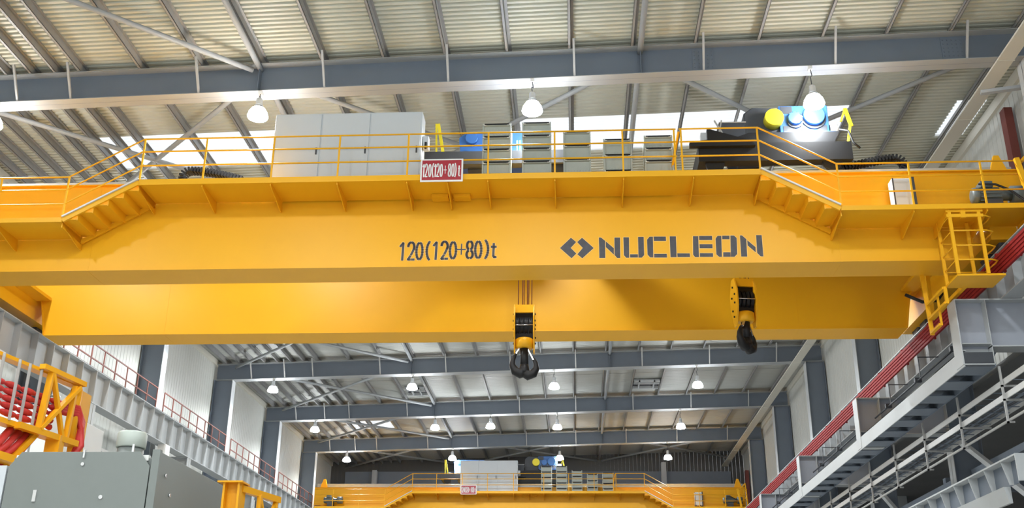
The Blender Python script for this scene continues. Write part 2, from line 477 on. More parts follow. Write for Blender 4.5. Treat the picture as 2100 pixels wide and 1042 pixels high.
# ================================================================== LAMPS
def make_lamp(x, yb, zl, label):
    """zl = centre of the glowing bell; hangs from the beam underside at yb"""
    y = yb + .05
    t = thing('high_bay_lamp', label, 'lamp', (x, y, zl - .22), 'high bay lamps')
    h = zb(x)
    m = MB().box(x - .05, x + .05, y - .05, y + .12, h - .1, h + .02); m.build('beam_clamp', WHITE, t)
    pts = [(x, y, h - .08), (x + .03, y, h - .3), (x - .02, y, (h + zl + .4) / 2), (x, y, zl + .45)]
    MB().sweep(pts, .013, 6).build('cable', DARK, t)
    MB().lathe((x, y, zl), [(.04, .48), (.09, .44), (.10, .28), (.13, .2)], n=16).build('ballast', REFL, t)
    MB().lathe((x, y, zl), [(.10, .22), (.15, .17), (.20, .12), (.18, .11), (.1, .17)], n=20).build('reflector', REFL, t)
    MB().lathe((x, y, zl), [(.09, .16), (.19, .11), (.26, .0), (.295, -.13), (.28, -.17), (.18, -.20), (.01, -.21)], n=24).build('bulb', BULB, t)
    ld = bpy.data.lights.new('lamp_light', 'SPOT'); ld.energy = LAMP_W * 4; ld.spot_size = 2.86; ld.spot_blend = .42
    ld.shadow_soft_size = .2; ld.color = (.93, .98, 1.0)
    lo = bpy.data.objects.new('lamp_light', ld); COL.objects.link(lo); lo.parent = t; lo.location = (0, 0, -.05)
    return t


LX = [-16.8, -8.95, -1.06, 6.8]
LZ = [16.52, 16.62, 16.62, 16.65]
side4 = ['leftmost', 'second from the left', 'third from the left', 'rightmost']
lamp0 = None
for k, y in enumerate(FALL):
    for i, x in enumerate(LX):
        if k in (4,) and False: continue
        if k == 3: lab = 'glowing high bay lamp hanging from the nearest crossbeam, %s' % side4[i]
        elif k == 6: lab = 'glowing high bay lamp in the row just below the rear girder, %s' % side4[i]
        elif k == 7: lab = 'glowing high bay lamp in the middle far row, %s' % side4[i]
        elif k == 8: lab = 'small glowing high bay lamp right above the far crane, %s' % side4[i]
        elif k in (4, 5): lab = 'high bay lamp hidden behind the big crane in the %s row, %s' % (['second', 'third'][k - 4], side4[i])
        else: lab = 'high bay lamp outside the picture, %s row from the back, %s' % (ORD[k], side4[i])
        make_lamp(x, y, LZ[i], lab)
make_lamp(-5.36, FR[4], 16.70, 'glowing lamp on a long cord between second and third of the middle far row')

# ================================================================== RUNWAYS
def runway(side, k, y0, y1):
    sg = 1 if side == 'left' else -1
    xi = -17.4 if side == 'left' else 10.95            # inner flange edge
    xw = xi - .25 * sg; xo = xi - .5 * sg
    t = thing('crane_runway_girder', 'pale grey plate girder under the %s crane rail, %s' % (side, ['bay beside the viewer', 'under the big crane end', 'third bay away', 'fourth bay away', 'fifth bay away', 'sixth bay away', 'last bay at the end wall'][k]),
              'girder', (xw, (y0 + y1) / 2, 10.72), side + ' runway girders')
    a, b = min(xi, xo), max(xi, xo)
    MB().box(a, b, y0, y1, 11.91, 11.94).build('top_flange', STEELL, t)
    MB().box(a, b, y0, y1, 10.72, 10.75).build('bottom_flange', STEELL, t)
    MB().box(xw - .008, xw + .008, y0, y1, 10.75, 11.91).build('web', STEELL, t)
    n = 9
    for j in range(n + 1):
        y = y0 + .012 + (y1 - y0 - .024) * j / n
        w_ = .24
        xa, xb = sorted((xw + .008 * sg, xw + w_ * sg))
        MB().box(xa, xb, y - .01, y + .01, 10.75, 11.91).build('stiffener', STEELL, t)
    return t


RY = [15.75 + .27, 26.17, 36.32, 46.47, 56.62, 66.77, 76.92, ENDW - .1]
for k in range(7):
    for s_ in ('left', 'right'): runway(s_, k, RY[k] + .006, RY[k + 1] - .006)
for s_, x in (('left', -17.65), ('right', 11.2)):
    m = MB().ext((x, 16, 11.94), (x, ENDW - .2, 11.94), [(-.07, .07, 0, .02), (-.01, .01, .02, .10), (-.035, .035, .10, .14)])
    tag(m.build('crane_rail', DARK), 'dark steel crane rail on top of the %s runway girders' % s_, 'rail')
    m = MB().box(min(x - .6 if s_ == 'left' else x + .3, x), x if False else (x - .3 if s_ == 'left' else x + 1.45), 16, ENDW - .2, 11.90, 11.95) if False else \
        (MB().box(-19.12, -17.92, 16, ENDW - .2, 11.88, 11.93) if s_ == 'left' else MB().box(11.47, 12.70, 16, ENDW - .2, 11.88, 11.93))
    tag(m.build('runway_walkway', GALV), 'grey maintenance walkway plate between the %s rail and the columns' % s_, 'walkway')

# fences along the walkways, one panel per bay
def fence(side, k, y0, y1):
    x = -19.10 if side == 'left' else 12.60
    z0 = 11.93; z1 = 13.85 if side == 'left' else 13.35
    t = thing('walkway_fence', 'red-brown safety fence panel on the %s walkway, %s' % (side, ['nearest, behind the crane end', 'second nearest', 'third nearest', 'fourth nearest', 'fifth nearest', 'farthest'][k]),
              'fence', (x, (y0 + y1) / 2, z0), side + ' walkway fences')
    n = 8
    for zz in (z1, (z1 + z0) / 2 + .38, (z1 + z0) / 2 - .1):
        MB().bar((x, y0, zz), (x, y1, zz), .045).build('rail', FENCE, t)
    for j in range(n + 1):
        y = y0 + (y1 - y0) * j / n
        MB().bar((x, y, z0), (x, y, z1), .045, up=(0, 1, 0)).build('post', FENCE, t)


FE = FR + [ENDW]
for k in range(6):
    fence('left', k, FE[k] + .75, FE[k + 1] - .15)
    fence('right', k, FE[k] + .75, FE[k + 1] - .3)

# red conductor bars on the right runway
cz = [11.44, 11.355, 11.27, 11.185, 11.10]
for j, z in enumerate(cz):
    m = MB().bar((10.58 + .02 * j, 16, z), (10.58 + .02 * j, ENDW - .3, z), .07, .078)
    tag(m.build('conductor_bar', RED), 'long red crane power conductor bar along the right runway, %s of five' % ['topmost', 'second from the top', 'middle', 'fourth from the top', 'lowest'][j], 'conductor bar', 'red conductor bars')
for k in range(26):
    y = 16.6 + 2.75 * k
    o = MB().box(10.54, 11.2, y, y + .08, 11.48, 11.53).box(10.70, 10.74, y, y + .08, 11.04, 11.5).build('conductor_hanger', RED)
    tag(o, 'red bracket holding the conductor bars on the right runway, %s from the near end' % ORD[k], 'bracket', 'conductor brackets')

# conduit with clamps under the right runway
for q in range(5):
    y0, y1 = FR[q] + .6, FR[q + 1] - .05
    t = thing('service_pipe', 'thin dark pipe with clamps below the right runway girder, %s bay from the front' % ORD[q], 'pipe', (10.3, (y0 + y1) / 2, 9.95), 'service pipes')
    MB().tube((10.3, y0, 9.98), (10.3, y1, 9.98), .03, 6).build('pipe', DARK, t)
    for k in range(3):
        y = y0 + 1.4 + 3.2 * k
        MB().box(10.2, 10.4, y, y + .12, 9.93, 10.06).box(10.38, 10.40, y + .03, y + .08, 10.0, 10.72).box(10.38, 11.0, y + .03, y + .08, 10.70, 10.72).build('clamp', DARK, t)

# long box gallery beam below the right brackets, one per bay
for k in range(6):
    y0 = FE[k] + (.02 if k == 0 else .3); y1 = FE[k + 1] + .27
    t = thing('gallery_beam', 'pale grey box beam with ribbed underside below the right brackets, %s bay' % ['nearest', 'second', 'third', 'fourth', 'fifth', 'farthest'][k], 'beam', (10.1, (y0 + y1) / 2, 8.93), 'gallery beams')
    MB().box(9.75, 9.78, y0, y1, 8.93, 9.36).box(9.75, 9.85, y0, y1, 9.34, 9.36).build('face_plate', STEELL, t)
    MB().box(10.50, 10.53, y0, y1, 8.93, 9.30).build('rear_plate', STEEL, t)
    if k == 0: MB().box(9.78, 10.5, y0, y0 + .02, 8.93, 9.3).build('end_cap', DARK, t)
    MB().box(9.78, 10.50, y0 + .02, y1, 9.24, 9.26).build('top_plate', STEEL, t)
    n = 7
    for j in range(n):
        ya = y0 + .03 + (y1 - y0) * j / n
        MB().box(9.78, 10.50, ya, ya + (y1 - y0) / n * .58, 8.94, 8.96).build('rib', STEEL, t)

# cable ladder on hangers
t = thing('cable_tray', 'upper galvanised cable ladder hung below the right gallery beam', 'cable tray', (11.0, 56, 8.2))
MB().box(10.64, 10.67, 20.0, ENDW - .4, 8.45, 8.60).build('side_rail', TRAY, t)
MB().box(11.30, 11.33, 20.0, ENDW - .4, 8.45, 8.60).build('side_rail', TRAY, t)
r = MB()
for k in range(100): r.box(10.67, 11.30, 20.2 + .66 * k, 20.23 + .66 * k, 8.46, 8.48)
o = r.build('rungs', STEEL, t); o['kind'] = 'stuff'
t = thing('cable_tray', 'lower galvanised cable ladder under the first one, loaded with cables, right side', 'cable tray', (11.0, 56, 8.1))
MB().box(10.64, 10.67, 20.0, ENDW - .4, 8.10, 8.25).build('side_rail', TRAY, t)
MB().box(11.30, 11.33, 20.0, ENDW - .4, 8.10, 8.25).build('side_rail', TRAY, t)
r = MB()
for k in range(100): r.box(10.67, 11.30, 20.2 + .66 * k, 20.23 + .66 * k, 8.11, 8.13)
o = r.build('rungs', STEEL, t); o['kind'] = 'stuff'
for c in range(5):
    xx = 10.76 + .11 * c
    pts = [(xx + random.uniform(-.03, .03), 20.1 + 1.4 * q, 8.18 + random.uniform(-.01, .03)) for q in range(47)]
    MB().sweep(pts, .045, 6).build('cable', DARK if c % 2 else STEEL, t)
tag(MB().tube((10.65, 20.0, 7.58), (10.65, ENDW - .4, 7.58), .035, 8).build('conduit', GALV), 'thin straight steel conduit along the feet of the tray hangers at right', 'pipe')
for k in range(20):
    y = 22.76 + 3.14 * k
    t = thing('tray_hanger', 'thin steel hanger carrying the right cable ladders, %s from the near end' % ORD[k], 'hanger', (10.6, y, 7.5), 'cable tray hangers')
    MB().box(10.57, 10.62, y, y + .05, 7.5, 8.93).build('rod', GALV, t)
    MB().box(10.57, 11.4, y, y + .05, 8.05, 8.10).build('cross_arm', GALV, t)
    MB().box(10.57, 11.4, y, y + .05, 8.40, 8.45).build('cross_arm', GALV, t)
    MB().box(10.57, 10.75, y, y + .05, 7.50, 7.54).build('foot', GALV, t)

# lower crane girder in the right aisle
t = thing('low_aisle_girder', 'grey ribbed plate girder at the lower right corner of the picture', 'girder', (10.6, 38, 5.6))
MB().box(10.35, 10.75, 25.9, 60, 6.60, 6.64).build('top_flange', STEELL, t)
MB().box(10.60, 10.62, 25.9, 60, 6.05, 6.6).build('web', STEEL, t)
for j in range(24):
    y = 26.2 + 1.15 * j
    MB().prism([(10.36, 6.6), (10.60, 6.6), (10.60, 6.05), (10.50, 6.05)], 'y', y, y + .03).build('stiffener', STEELL, t)
MB().prism([(10.45, 6.05), (10.62, 6.05), (10.62, 5.66), (10.55, 5.66)], 'y', 26.5, 60).build('lower_face', STEELL, t)
MB().box(10.36, 11.3, 25.3, 25.34, 6.0, 6.64).build('end_plate', STEELL, t)
MB().box(10.36, 12.7, 25.34, 25.9, 6.60, 6.64).build('seat', STEELL, t)
MB().box(11.0, 11.06, 25.34, 25.9, 0, 6.6).box(11.2, 11.26, 25.34, 25.9, 0, 6.6).box(11.0, 11.26, 25.6, 25.64, 0, 6.6).build('leg', STEEL, t)
MB().box(11.0, 11.26, 59.3, 59.8, 0, 6.6).build('leg', STEEL, t)
# aisle bracing and cross members seen between the columns
for k in range(4):
    y0, y1 = FR[k] + .54, FR[k + 1]
    o = MB().bar((13.0, y0, 4.0), (13.0, y1, 9.2), .16, .16).build('aisle_brace', STEELL)
    tag(o, 'grey diagonal brace in the right aisle opening, %s bay' % ORD[k], 'brace', 'right aisle braces')
    o = MB().box(13.25, 13.4, y0, y1, 8.0, 8.22).build('aisle_tie', STEEL)
    tag(o, 'grey horizontal tie between right columns below the cable trays, %s bay' % ORD[k], 'tie', 'right aisle ties')
    m = MB().box(14.2, 21.5, (y0 + y1) / 2, (y0 + y1) / 2 + .3, 8.4, 8.9)
    tag(m.build('aisle_crossbeam', STEEL), 'dark crossbeam of the right side aisle, %s bay' % ORD[k], 'beam', 'aisle crossbeams')
    m = MB(); m.box(17.5, 18.0, y0 + 2, y0 + 2.5, 0, 11.0)
    tag(m.build('aisle_column', STEELL), 'grey column standing inside the right side aisle, %s bay' % ORD[k], 'column', 'aisle columns')
tag(MB().bar((12.6, 28.2, 12.3), (12.6, 31.5, 10.9), .3, .3).build('knee_brace', STEEL), 'thick blue-grey knee brace above the nearest right bracket', 'brace')

# left side services under the runway
t = thing('cable_tray', 'pale cable tray hung under the left runway girder', 'cable tray', (-18.0, 50, 9.3))
MB().box(-17.60, -17.56, 20, ENDW - .5, 9.30, 9.42).build('side_rail', GALV, t)
MB().box(-18.30, -18.26, 20, ENDW - .5, 9.30, 9.42).build('side_rail', GALV, t)
r = MB()
for k in range(110): r.box(-18.26, -17.60, 20.2 + .6 * k, 20.25 + .6 * k, 9.30, 9.33)
r.build('rungs', GALV, t)['kind'] = 'stuff'
t = thing('air_duct', 'white square air duct along the left wall below the runway', 'duct', (-18.7, 40, 8.0))
MB().box(-19.0, -18.4, 20, 70, 8.1, 8.6).build('duct', WHITE, t)
for k in range(24): MB().box(-19.03, -18.37, 21 + 2 * k, 21.05 + 2 * k, 8.07, 8.63).build('duct_flange', GALV, t)
tag(MB().box(-19.1, -18.5, 20, 70, 9.0, 9.05).box(-19.1, -18.5, 20, 70, 7.3, 7.35).build('wall_shelf', STEEL), 'long grey steel shelf strips on the left wall beside the duct', 'shelf')
t = thing('floodlight', 'small floodlight on a bent pole under the left runway', 'floodlight', (-17.3, 33.0, 8.9))
MB().sweep([(-16.9, 33, 8.0), (-16.9, 33, 9.95), (-16.95, 33, 10.1), (-17.5, 33, 10.15)], .03, 6).build('pole', GALV, t)
MB().box(-18.1, -17.5, 32.8, 33.1, 10.08, 10.16).build('lamp_head', DARK, t)
MB().bar((-16.9, 33, 8.03), (-18.4, 33, 8.2), .05).build('foot', GALV, t)
for i, (y, z) in enumerate(((29.5, 10.12), (43.5, 10.12))):
    tag(MB().box(-17.7, -17.35, y, y + .5, z, z + .6).build('junction_box', WHITE), 'white junction box under the left runway, %s' % ['nearer one', 'farther one'][i], 'box')

# ================================================================== LETTERING
def ribbon(mb, pts, wd, P, th=.006):
    """stroke given by 2-D points, P maps (u,v,t)->world"""
    for a, b in zip(pts[:-1], pts[1:]):
        dx, dy = b[0] - a[0], b[1] - a[1]; L = math.hypot(dx, dy) or 1e-6
        ux, uy = dx / L, dy / L; nx, ny = -uy * wd / 2, ux * wd / 2; e = wd * .22
        a2 = (a[0] - ux * e, a[1] - uy * e); b2 = (b[0] + ux * e, b[1] + uy * e)
        q = [(a2[0] + nx, a2[1] + ny), (b2[0] + nx, b2[1] + ny), (b2[0] - nx, b2[1] - ny), (a2[0] - nx, a2[1] - ny)]
        vs = [P(u, v, 0) for u, v in q] + [P(u, v, th) for u, v in q]
        mb.add(vs, [(0, 1, 2, 3), (7, 6, 5, 4), (0, 4, 5, 1), (1, 5, 6, 2), (2, 6, 7, 3), (3, 7, 4, 0)])


def arc(cx, cy, rx, ry, a0, a1, n=9):
    return [(cx + rx * math.cos(math.radians(a0 + (a1 - a0) * i / n)), cy + ry * math.sin(math.radians(a0 + (a1 - a0) * i / n))) for i in range(n + 1)]


GL = {'1': [[(.12, .76), (.27, .93), (.30, .93), (.27, .03)]],
      '2': [arc(.25, .72, .19, .25, 175, 98) , arc(.25, .72, .19, .25, 82, -30) + [(.26, .30)], [(.22, .24), (.07, .05), (.22, .05)], [(.30, .05), (.46, .05)]],
      '0': [arc(.25, .49, .19, .45, 100, 260), arc(.25, .49, .19, .45, 80, -80)],
      '8': [arc(.25, .73, .17, .22, 104, 235) + arc(.25, .25, .19, .21, 125, 256), arc(.25, .73, .17, .22, 76, -55) + arc(.25, .25, .19, .21, 55, -76)],
      '(': [arc(.62, .5, .45, .62, 128, 232)], ')': [arc(-.12, .5, .45, .62, 52, -52)],
      't': [[(.25, .80), (.23, .14), (.28, .07), (.40, .08)], [(.10, .62), (.40, .62)]],
      '+': [[(-.02, .52), (.19, .52)], [(.30, .52), (.50, .52)], [(.25, .82), (.24, .26)]]}


def glyphs(mb, text, centers, z0, h, wx, y, stroke, slope=0.0, front=-1):
    for ch, cx in zip(text, centers):
        for s_ in GL[ch]:
            pts = [((u - .25) * wx * 2 + cx, z0 + v * h + slope * (cx - centers[0])) for u, v in s_]
            wd = stroke * (.55 if ch == '+' else 1)
            ribbon(mb, pts, wd, lambda u, v, t: (u, y - t, v))


# ================================================================== CRANE
def girder_profile():
    pr = [(-17.06, 11.74), (10.30, 11.74)]
    pr += [(10.40, 12.3), (10.52, 12.85), (10.62, 12.98), (10.85, 13.03), (12.0, 13.03), (12.0, 14.25), (-18.75, 14.25), (-18.75, 13.03),
           (-17.62, 13.03), (-17.40, 12.98), (-17.30, 12.85), (-17.18, 12.3)]
    return pr


def make_crane():
    t = thing('bridge_crane', 'huge yellow double-girder overhead travelling crane filling the picture', 'crane', (-3.35, 28.8, 11.74), 'overhead travelling cranes')
    def box_girder(name, y0, y1):
        g = MB(); pr = girder_profile()
        g.prism(pr, 'y', y0 + .05, y1 - .05); go = g.build(name, YEL, t)
        f = MB(); f.box(-17.06, 10.30, y0, y1, 11.715, 11.745); f.build('bottom_flange', YEL, go)
        f = MB(); f.box(-18.75, 12.0, y0 - .05, y1 + .05, 14.25, 14.28); f.build('top_flange', YEL, go)
        for xs in (-13.1, -1.15, 1.84, 7.0):      # plate joints
            MB().box(xs, xs + .012, y0 - .004 + .05, y0 + .06, 11.75, 14.25).box(xs, xs + .012, y0, y1, 11.709, 11.716).build('weld_seam', YEL, go)
        e = MB()
        for q in range(len(pr)):                  # rounded edge flange at the two ends
            a, b = pr[q], pr[(q + 1) % len(pr)]
            if q in (1, 2, 3, 4, 5, 9, 10, 11, 12, 13) and q != 0:
                e.bar((a[0], y0 + .02, a[1]), (b[0], y0 + .02, b[1]), .06, .03, up=(0, 0, 1) if abs(a[1] - b[1]) < abs(a[0] - b[0]) else (1, 0, 0))
        e.build('end_flange', YEL, go)
        MB().box(-18.7, 11.95, (y0 + y1) / 2 - .11, (y0 + y1) / 2 + .11, 14.28, 14.33).ext((-18.7, (y0 + y1) / 2, 14.33), (11.95, (y0 + y1) / 2, 14.33), [(-.07, .07, 0, .03), (-.02, .02, .03, .22), (-.045, .045, .22, .29)]).build('trolley_rail', GALV, go)
        return go
    fg = box_girder('front_girder', 25.74, 26.85)
    box_girder('rear_girder', 31.40, 32.50)
    # end carriages
    for sx, xa, xb in ((-1, -18.25, -17.55), (1, 10.9, 11.6)):
        c = MB().box(xa, xb, 25.8, 33.9, 12.30, 13.03).build('end_carriage', YEL, t)
        for yy in (26.3, 27.1, 32.6, 33.4):
            MB().lathe(((xa + xb) / 2 - .08, yy, 12.39), [(.31, 0), (.31, .16)], axis='x', n=24).build('wheel', DARK, c)
        MB().box(xa + .2, xb - .2, 33.9, 34.2, 12.45, 12.8).build('buffer', BLACK, c)
    # walkway -------------------------------------------------------
    YO, YI = 24.5, 25.74
    wk = MB().box(-11.47, 4.88, YO + .05, YI, 13.68, 13.71)
    wk.box(6.80, 11.95, YO + .05, YI, 12.64, 12.67).box(-18.4, -13.38, YO + .05, YI, 12.64, 12.67)
    wko = wk.build('walkway_deck', YEL, t)
    ed = MB().box(-11.47, 4.88, YO, YO + .06, 13.66, 13.82).build('edge_channel', YEL, wko)
    MB().box(6.80, 11.95, YO, YO + .06, 12.62, 12.75).build('edge_channel', YEL, wko)
    MB().box(-18.4, -13.38, YO, YO + .06, 12.62, 12.75).build('edge_channel', YEL, wko)
    for (xa, xb) in ((4.88, 6.80), (-11.47, -13.38)):
        st = MB().bar((xa, YO + .03, 13.75), (xb, YO + .03, 12.68), .14, .06, up=(0, 1, 0))
        so = st.build('stair_stringer', YEL, t)
        MB().bar((xa, YI - .05, 13.63), (xb, YI - .05, 12.53), .12, .06, up=(0, 1, 0)).build('inner_stringer', YEL, so)
        n = 5
        for j in range(n + 1):
            f = j / n; x = xa + (xb - xa) * f; z = 13.68 - 1.02 * f
            if 0 < j < n + 1: MB().box(min(x, x - (xb - xa) / n), max(x, x - (xb - xa) / n), YO + .06, YI - .03, z + .04, z + .06).build('step', YEL, so)
            MB().box(x - .012, x + .012, YO + .06, YI - .03, z - .18, z + .06).build('riser', YEL, so)
        MB().bar((xa, YO + .02, 13.83), (xb, YO + .02, 12.76), .04, .14, up=(0, 1, 0)).build('sunlit_tread_edge', TRAY, so)  # galvanised edge in paler steel, sunlight put into the colour
    GX = [-11.47, -9.76, -7.92, -6.14, -4.29, -3.22, -2.16, -.41, 1.37, 3.17, 4.88]
    for x in GX:
        MB().prism([(YO + .06, 13.68), (YI, 13.68), (YI + .04, 13.36), (YI - .12, 13.36), (YO + .06, 13.60)], 'x', x - .012, x + .012).build('gusset', YEL, wko)
    for x in (6.80, 8.61, 9.46, 10.41, 11.6, -13.38, -15.2, -17.0):
        MB().prism([(YO + .06, 12.64), (YI, 12.64), (YI + .04, 12.32), (YI - .12, 12.32), (YO + .06, 12.56)], 'x', x - .012, x + .012).build('gusset', YEL, wko)
    for xa, xb in ((-3.75, -3.3), (-3.15, -2.7)):
        MB().box(xa, xb, YI - .35, YI - .02, 13.60, 13.675).build('cable_box', YEL, wko)
    # railing -------------------------------------------------------
    yr = YO + .03; r = .023
    rl = MB()
    P = lambda x, base, h: (x, yr, base + h)
    for h in (1.22, .84, .42):
        rl.sweep([P(-18.4, 12.75, h - .03), P(-13.42, 12.75, h - .03), P(-11.5, 13.82, h), P(2.77, 13.82, h)], r, 6)
        rl.sweep([P(2.85, 13.82, h), P(4.9, 13.82, h), P(6.82, 12.75, h - .03), P(11.95, 12.75, h - .03)], r, 6)
    ro = rl.build('railing', YEL, t)
    for x in (-11.47, -9.76, -7.92, -6.14, -4.29, -2.16, -.41, 1.37, 2.72, 2.9, 4.88):
        MB().bar((x, yr, 13.80), (x, yr, 15.05), .045, .03, up=(0, 1, 0)).build('rail_post', YEL, ro)
    for x in (6.82, 8.62, 10.41, 11.9, -13.4, -15.25, -17.1):
        MB().bar((x, yr, 12.74), (x, yr, 13.95), .045, .03, up=(0, 1, 0)).build('rail_post', YEL, ro)
    MB().bar((2.85, YO + .1, 15.0), (2.62, YI - .2, 13.85), .05, .05).build('gate_stay', YEL, ro)
    # lettering -----------------------------------------------------
    yf = 25.74 + .05
    u0 = lambda u: -4.59 + (u - 310) / (1770 - 310) * 2.57
    cen = [u0(c) for c in (345, 480, 608, 738, 855, 990, 1120, 1250, 1375, 1505, 1635, 1740)]
    m1 = MB(); glyphs(m1, '120(120+80)t', cen, 11.91, .54, .215, yf - .002, .062, slope=.012)
    m0 = MB(); glyphs(m0, '120(120+80)t', cen, 11.91, .54, .215, yf, .088, slope=.012)
    m0.build('lettering_outline', OUTL, fg); m1.build('load_lettering', STENCIL, fg)
    polys = [[(123, 213), (222, 122), (268, 160), (218, 212), (268, 262), (225, 303)], [(278, 160), (322, 122), (425, 213), (322, 303), (278, 268), (328, 212)],
             [(473, 120), (492, 120), (528, 150), (528, 300), (475, 300)], [(535, 155), (605, 215), (605, 270), (535, 205)], [(612, 120), (662, 120), (662, 300), (635, 300), (612, 275)],
             [(692, 118), (742, 118), (742, 298), (715, 298), (695, 275)], [(750, 268), (820, 268), (820, 296), (750, 296)], [(823, 115), (873, 115), (876, 275), (855, 297), (826, 297)],
             [(925, 113), (955, 113), (958, 295), (930, 295), (907, 270), (903, 140)], [(962, 112), (1070, 112), (1072, 150), (964, 150)], [(966, 264), (1078, 264), (1080, 296), (966, 296)],
             [(1105, 110), (1160, 110), (1166, 293), (1112, 293)], [(1172, 260), (1283, 260), (1285, 292), (1174, 292)],
             [(1312, 108), (1358, 108), (1364, 292), (1330, 292), (1313, 270)], [(1366, 106), (1480, 106), (1482, 142), (1367, 142)], [(1370, 180), (1484, 180), (1485, 215), (1371, 215)], [(1372, 258), (1489, 258), (1490, 290), (1373, 290)],
             [(1530, 105), (1562, 105), (1568, 290), (1545, 290), (1520, 268), (1512, 130)], [(1643, 103), (1675, 103), (1698, 125), (1704, 265), (1680, 289), (1648, 289)], [(1570, 104), (1634, 104), (1635, 135), (1571, 135)], [(1580, 250), (1643, 250), (1645, 289), (1581, 289)],
             [(1727, 102), (1745, 102), (1783, 135), (1792, 287), (1740, 287)], [(1792, 145), (1865, 205), (1868, 250), (1796, 190)], [(1870, 100), (1918, 100), (1935, 285), (1912, 285), (1880, 255)]]

    def conv(u, v):
        vv = v + (u - 473) * .0130; uu = u - (vv - 120) / 180 * (2 + (u - 473) * .0103)
        return (.73 + (uu - 473) / 1445 * 4.28, 12.51 - (vv - 118) / 182 * .59)
    me_, mo_ = MB(), MB()
    for pl in polys:
        c = [sum(p[0] for p in pl) / len(pl), sum(p[1] for p in pl) / len(pl)]
        me_.prism([conv(*p) for p in pl], 'y', yf - .006, yf)
        for a, b in zip(pl, pl[1:] + pl[:1]):
            A, B = conv(*a), conv(*b)
            ribbon(mo_, [A, B], .026, lambda u, v, t_: (u, yf - t_, v), th=.002)
    mo_.build('lettering_outline', OUTL, fg); me_.build('company_lettering', STENCIL, fg)
    # travel motor, right end ---------------------------------------
    for sx, x0, x1 in ((1, 10.33, 11.35), (-1, -17.9, -16.9)):
        mo = MB().lathe((x0, 25.2, 13.28), [(.10, 0), (.2, .03), (.215, .1), (.215, .16), (.19, .17), (.19, .7), (.14, .78), (.14, 1.02)], axis='x', n=24)
        mt = mo.build('travel_motor', MOTOR, t)
        MB().box(x0 + .22, x0 + .52, 25.02, 25.35, 13.46, 13.62).build('terminal_box', MOTOR, mt)
        fins = MB()
        for q in range(12):
            a = PI * 2 * q / 12
            fins.bar((x0 + .18, 25.2 + .2 * math.cos(a), 13.28 + .2 * math.sin(a)), (x0 + .7, 25.2 + .2 * math.cos(a), 13.28 + .2 * math.sin(a)), .02, .03)
        fins.build('cooling_fins', MOTOR, mt)
        MB().box(x0 + .3, x0 + .7, 25.0, 25.4, 12.67, 13.1).build('motor_foot', DARK, mt)
        MB().lathe((x0 + 1.0, 25.2, 13.28), [(.25, 0), (.25, .35)], axis='x', n=16).build('gear_unit', MOTOR, mt)
    MB().sweep([(10.5, 25.05, 13.55), (10.9, 24.98, 13.5), (11.2, 24.9, 13.3), (11.45, 24.7, 12.9), (11.5, 24.6, 12.3), (11.6, 24.55, 11.7)], .03, 6).build('hanging_cable', BLACK, t)
    # yellow end post and gate frame at the right end
    MB().bar((11.28, 24.42, 13.95), (11.62, 24.42, 11.75), .12, .10, up=(0, 1, 0)).build('end_post', YEL, t)
    g = MB().bar((11.95, 24.6, 12.75), (11.85, 24.6, 14.35), .08, .06, up=(0, 1, 0)).bar((11.95, 25.6, 12.75), (11.85, 25.6, 14.35), .08, .06, up=(0, 1, 0))
    g.bar((11.85, 24.6, 14.35), (11.85, 25.6, 14.35), .06).bar((11.9, 24.6, 13.4), (11.9, 25.6, 13.4), .05).bar((11.5, 24.6, 14.0), (11.85, 24.6, 14.35), .05)
    g.build('end_gate', YEL, t)
    # bracket arms lying beyond the girder end
    MB().prism([(11.3, 14.28), (11.9, 14.28), (11.65, 14.95), (11.52, 14.95)], 'y', 26.2, 26.3).build('rail_stop', YEL, t)
    MB().prism([(-18.5, 14.28), (-17.9, 14.28), (-18.1, 14.95), (-18.25, 14.95)], 'y', 26.2, 26.3).build('rail_stop', YEL, t)
    # cage platform at the right end --------------------------------
    cg = MB(); z0 = 10.86; xa, xb = 9.44, 10.60; ya, yb = 24.6, 25.5
    cg.box(xa, xb, ya, yb, z0, z0 + .05)
    co = cg.build('cage_platform', YEL, t)
    for (x, y) in ((xa + .03, ya), (xa + .75, ya), (xa + .03, yb - .05), (xa + .75, yb - .05)):
        MB().bar((x, y, z0 + .05), (x, y, 12.62), .08, .05, up=(0, 1, 0)).build('cage_post', YEL, co)
    for h in (.42, .80, 1.20, 1.60):
        c = MB().sweep([(xa + .03, yb, z0 + h), (xa + .03, ya, z0 + h)], .015, 6)
        c.sweep([(xa + .03, ya, z0 + h), (xb - .28, ya, z0 + h), (xb - .1, ya + .1, z0 + h), (xb - .08, ya + .3, z0 + h), (xb - .12, yb, z0 + h)], .02, 6)
        c.sweep([(xb - .12, yb, z0 + h), (xa + .03, yb, z0 + h)], .015, 6)
        c.build('cage_hoop', YEL, co)
    MB().box(xa - .05, xa + .85, ya - .03, ya + .03, 12.42, 12.50).box(xa - .05, xa + .85, ya - .03, ya + .03, 12.56, 12.62).box(xa + .3, xa + .42, ya - .04, ya + .04, 12.40, 12.64).build('cage_header', YEL, co)
    # hanging guard frame and ladder behind the cage
    gf = MB(); gf.bar((9.40, 25.5, 10.87), (9.40, 26.85, 10.87), .09, .06).bar((9.40, 25.5, 10.48), (9.40, 26.85, 10.48), .09, .06).bar((9.40, 26.1, 10.10), (9.40, 26.85, 10.10), .09, .06)
    gf.bar((9.42, 26.85, 10.05), (9.36, 26.85, 11.72), .10, .06, up=(0, 1, 0)).bar((9.42, 25.5, 10.45), (9.42, 25.5, 10.9), .08, .06, up=(0, 1, 0)).bar((9.42, 26.1, 10.07), (9.42, 26.1, 10.9), .05, .05, up=(0, 1, 0))
    gf.build('guard_frame', YEL, t)
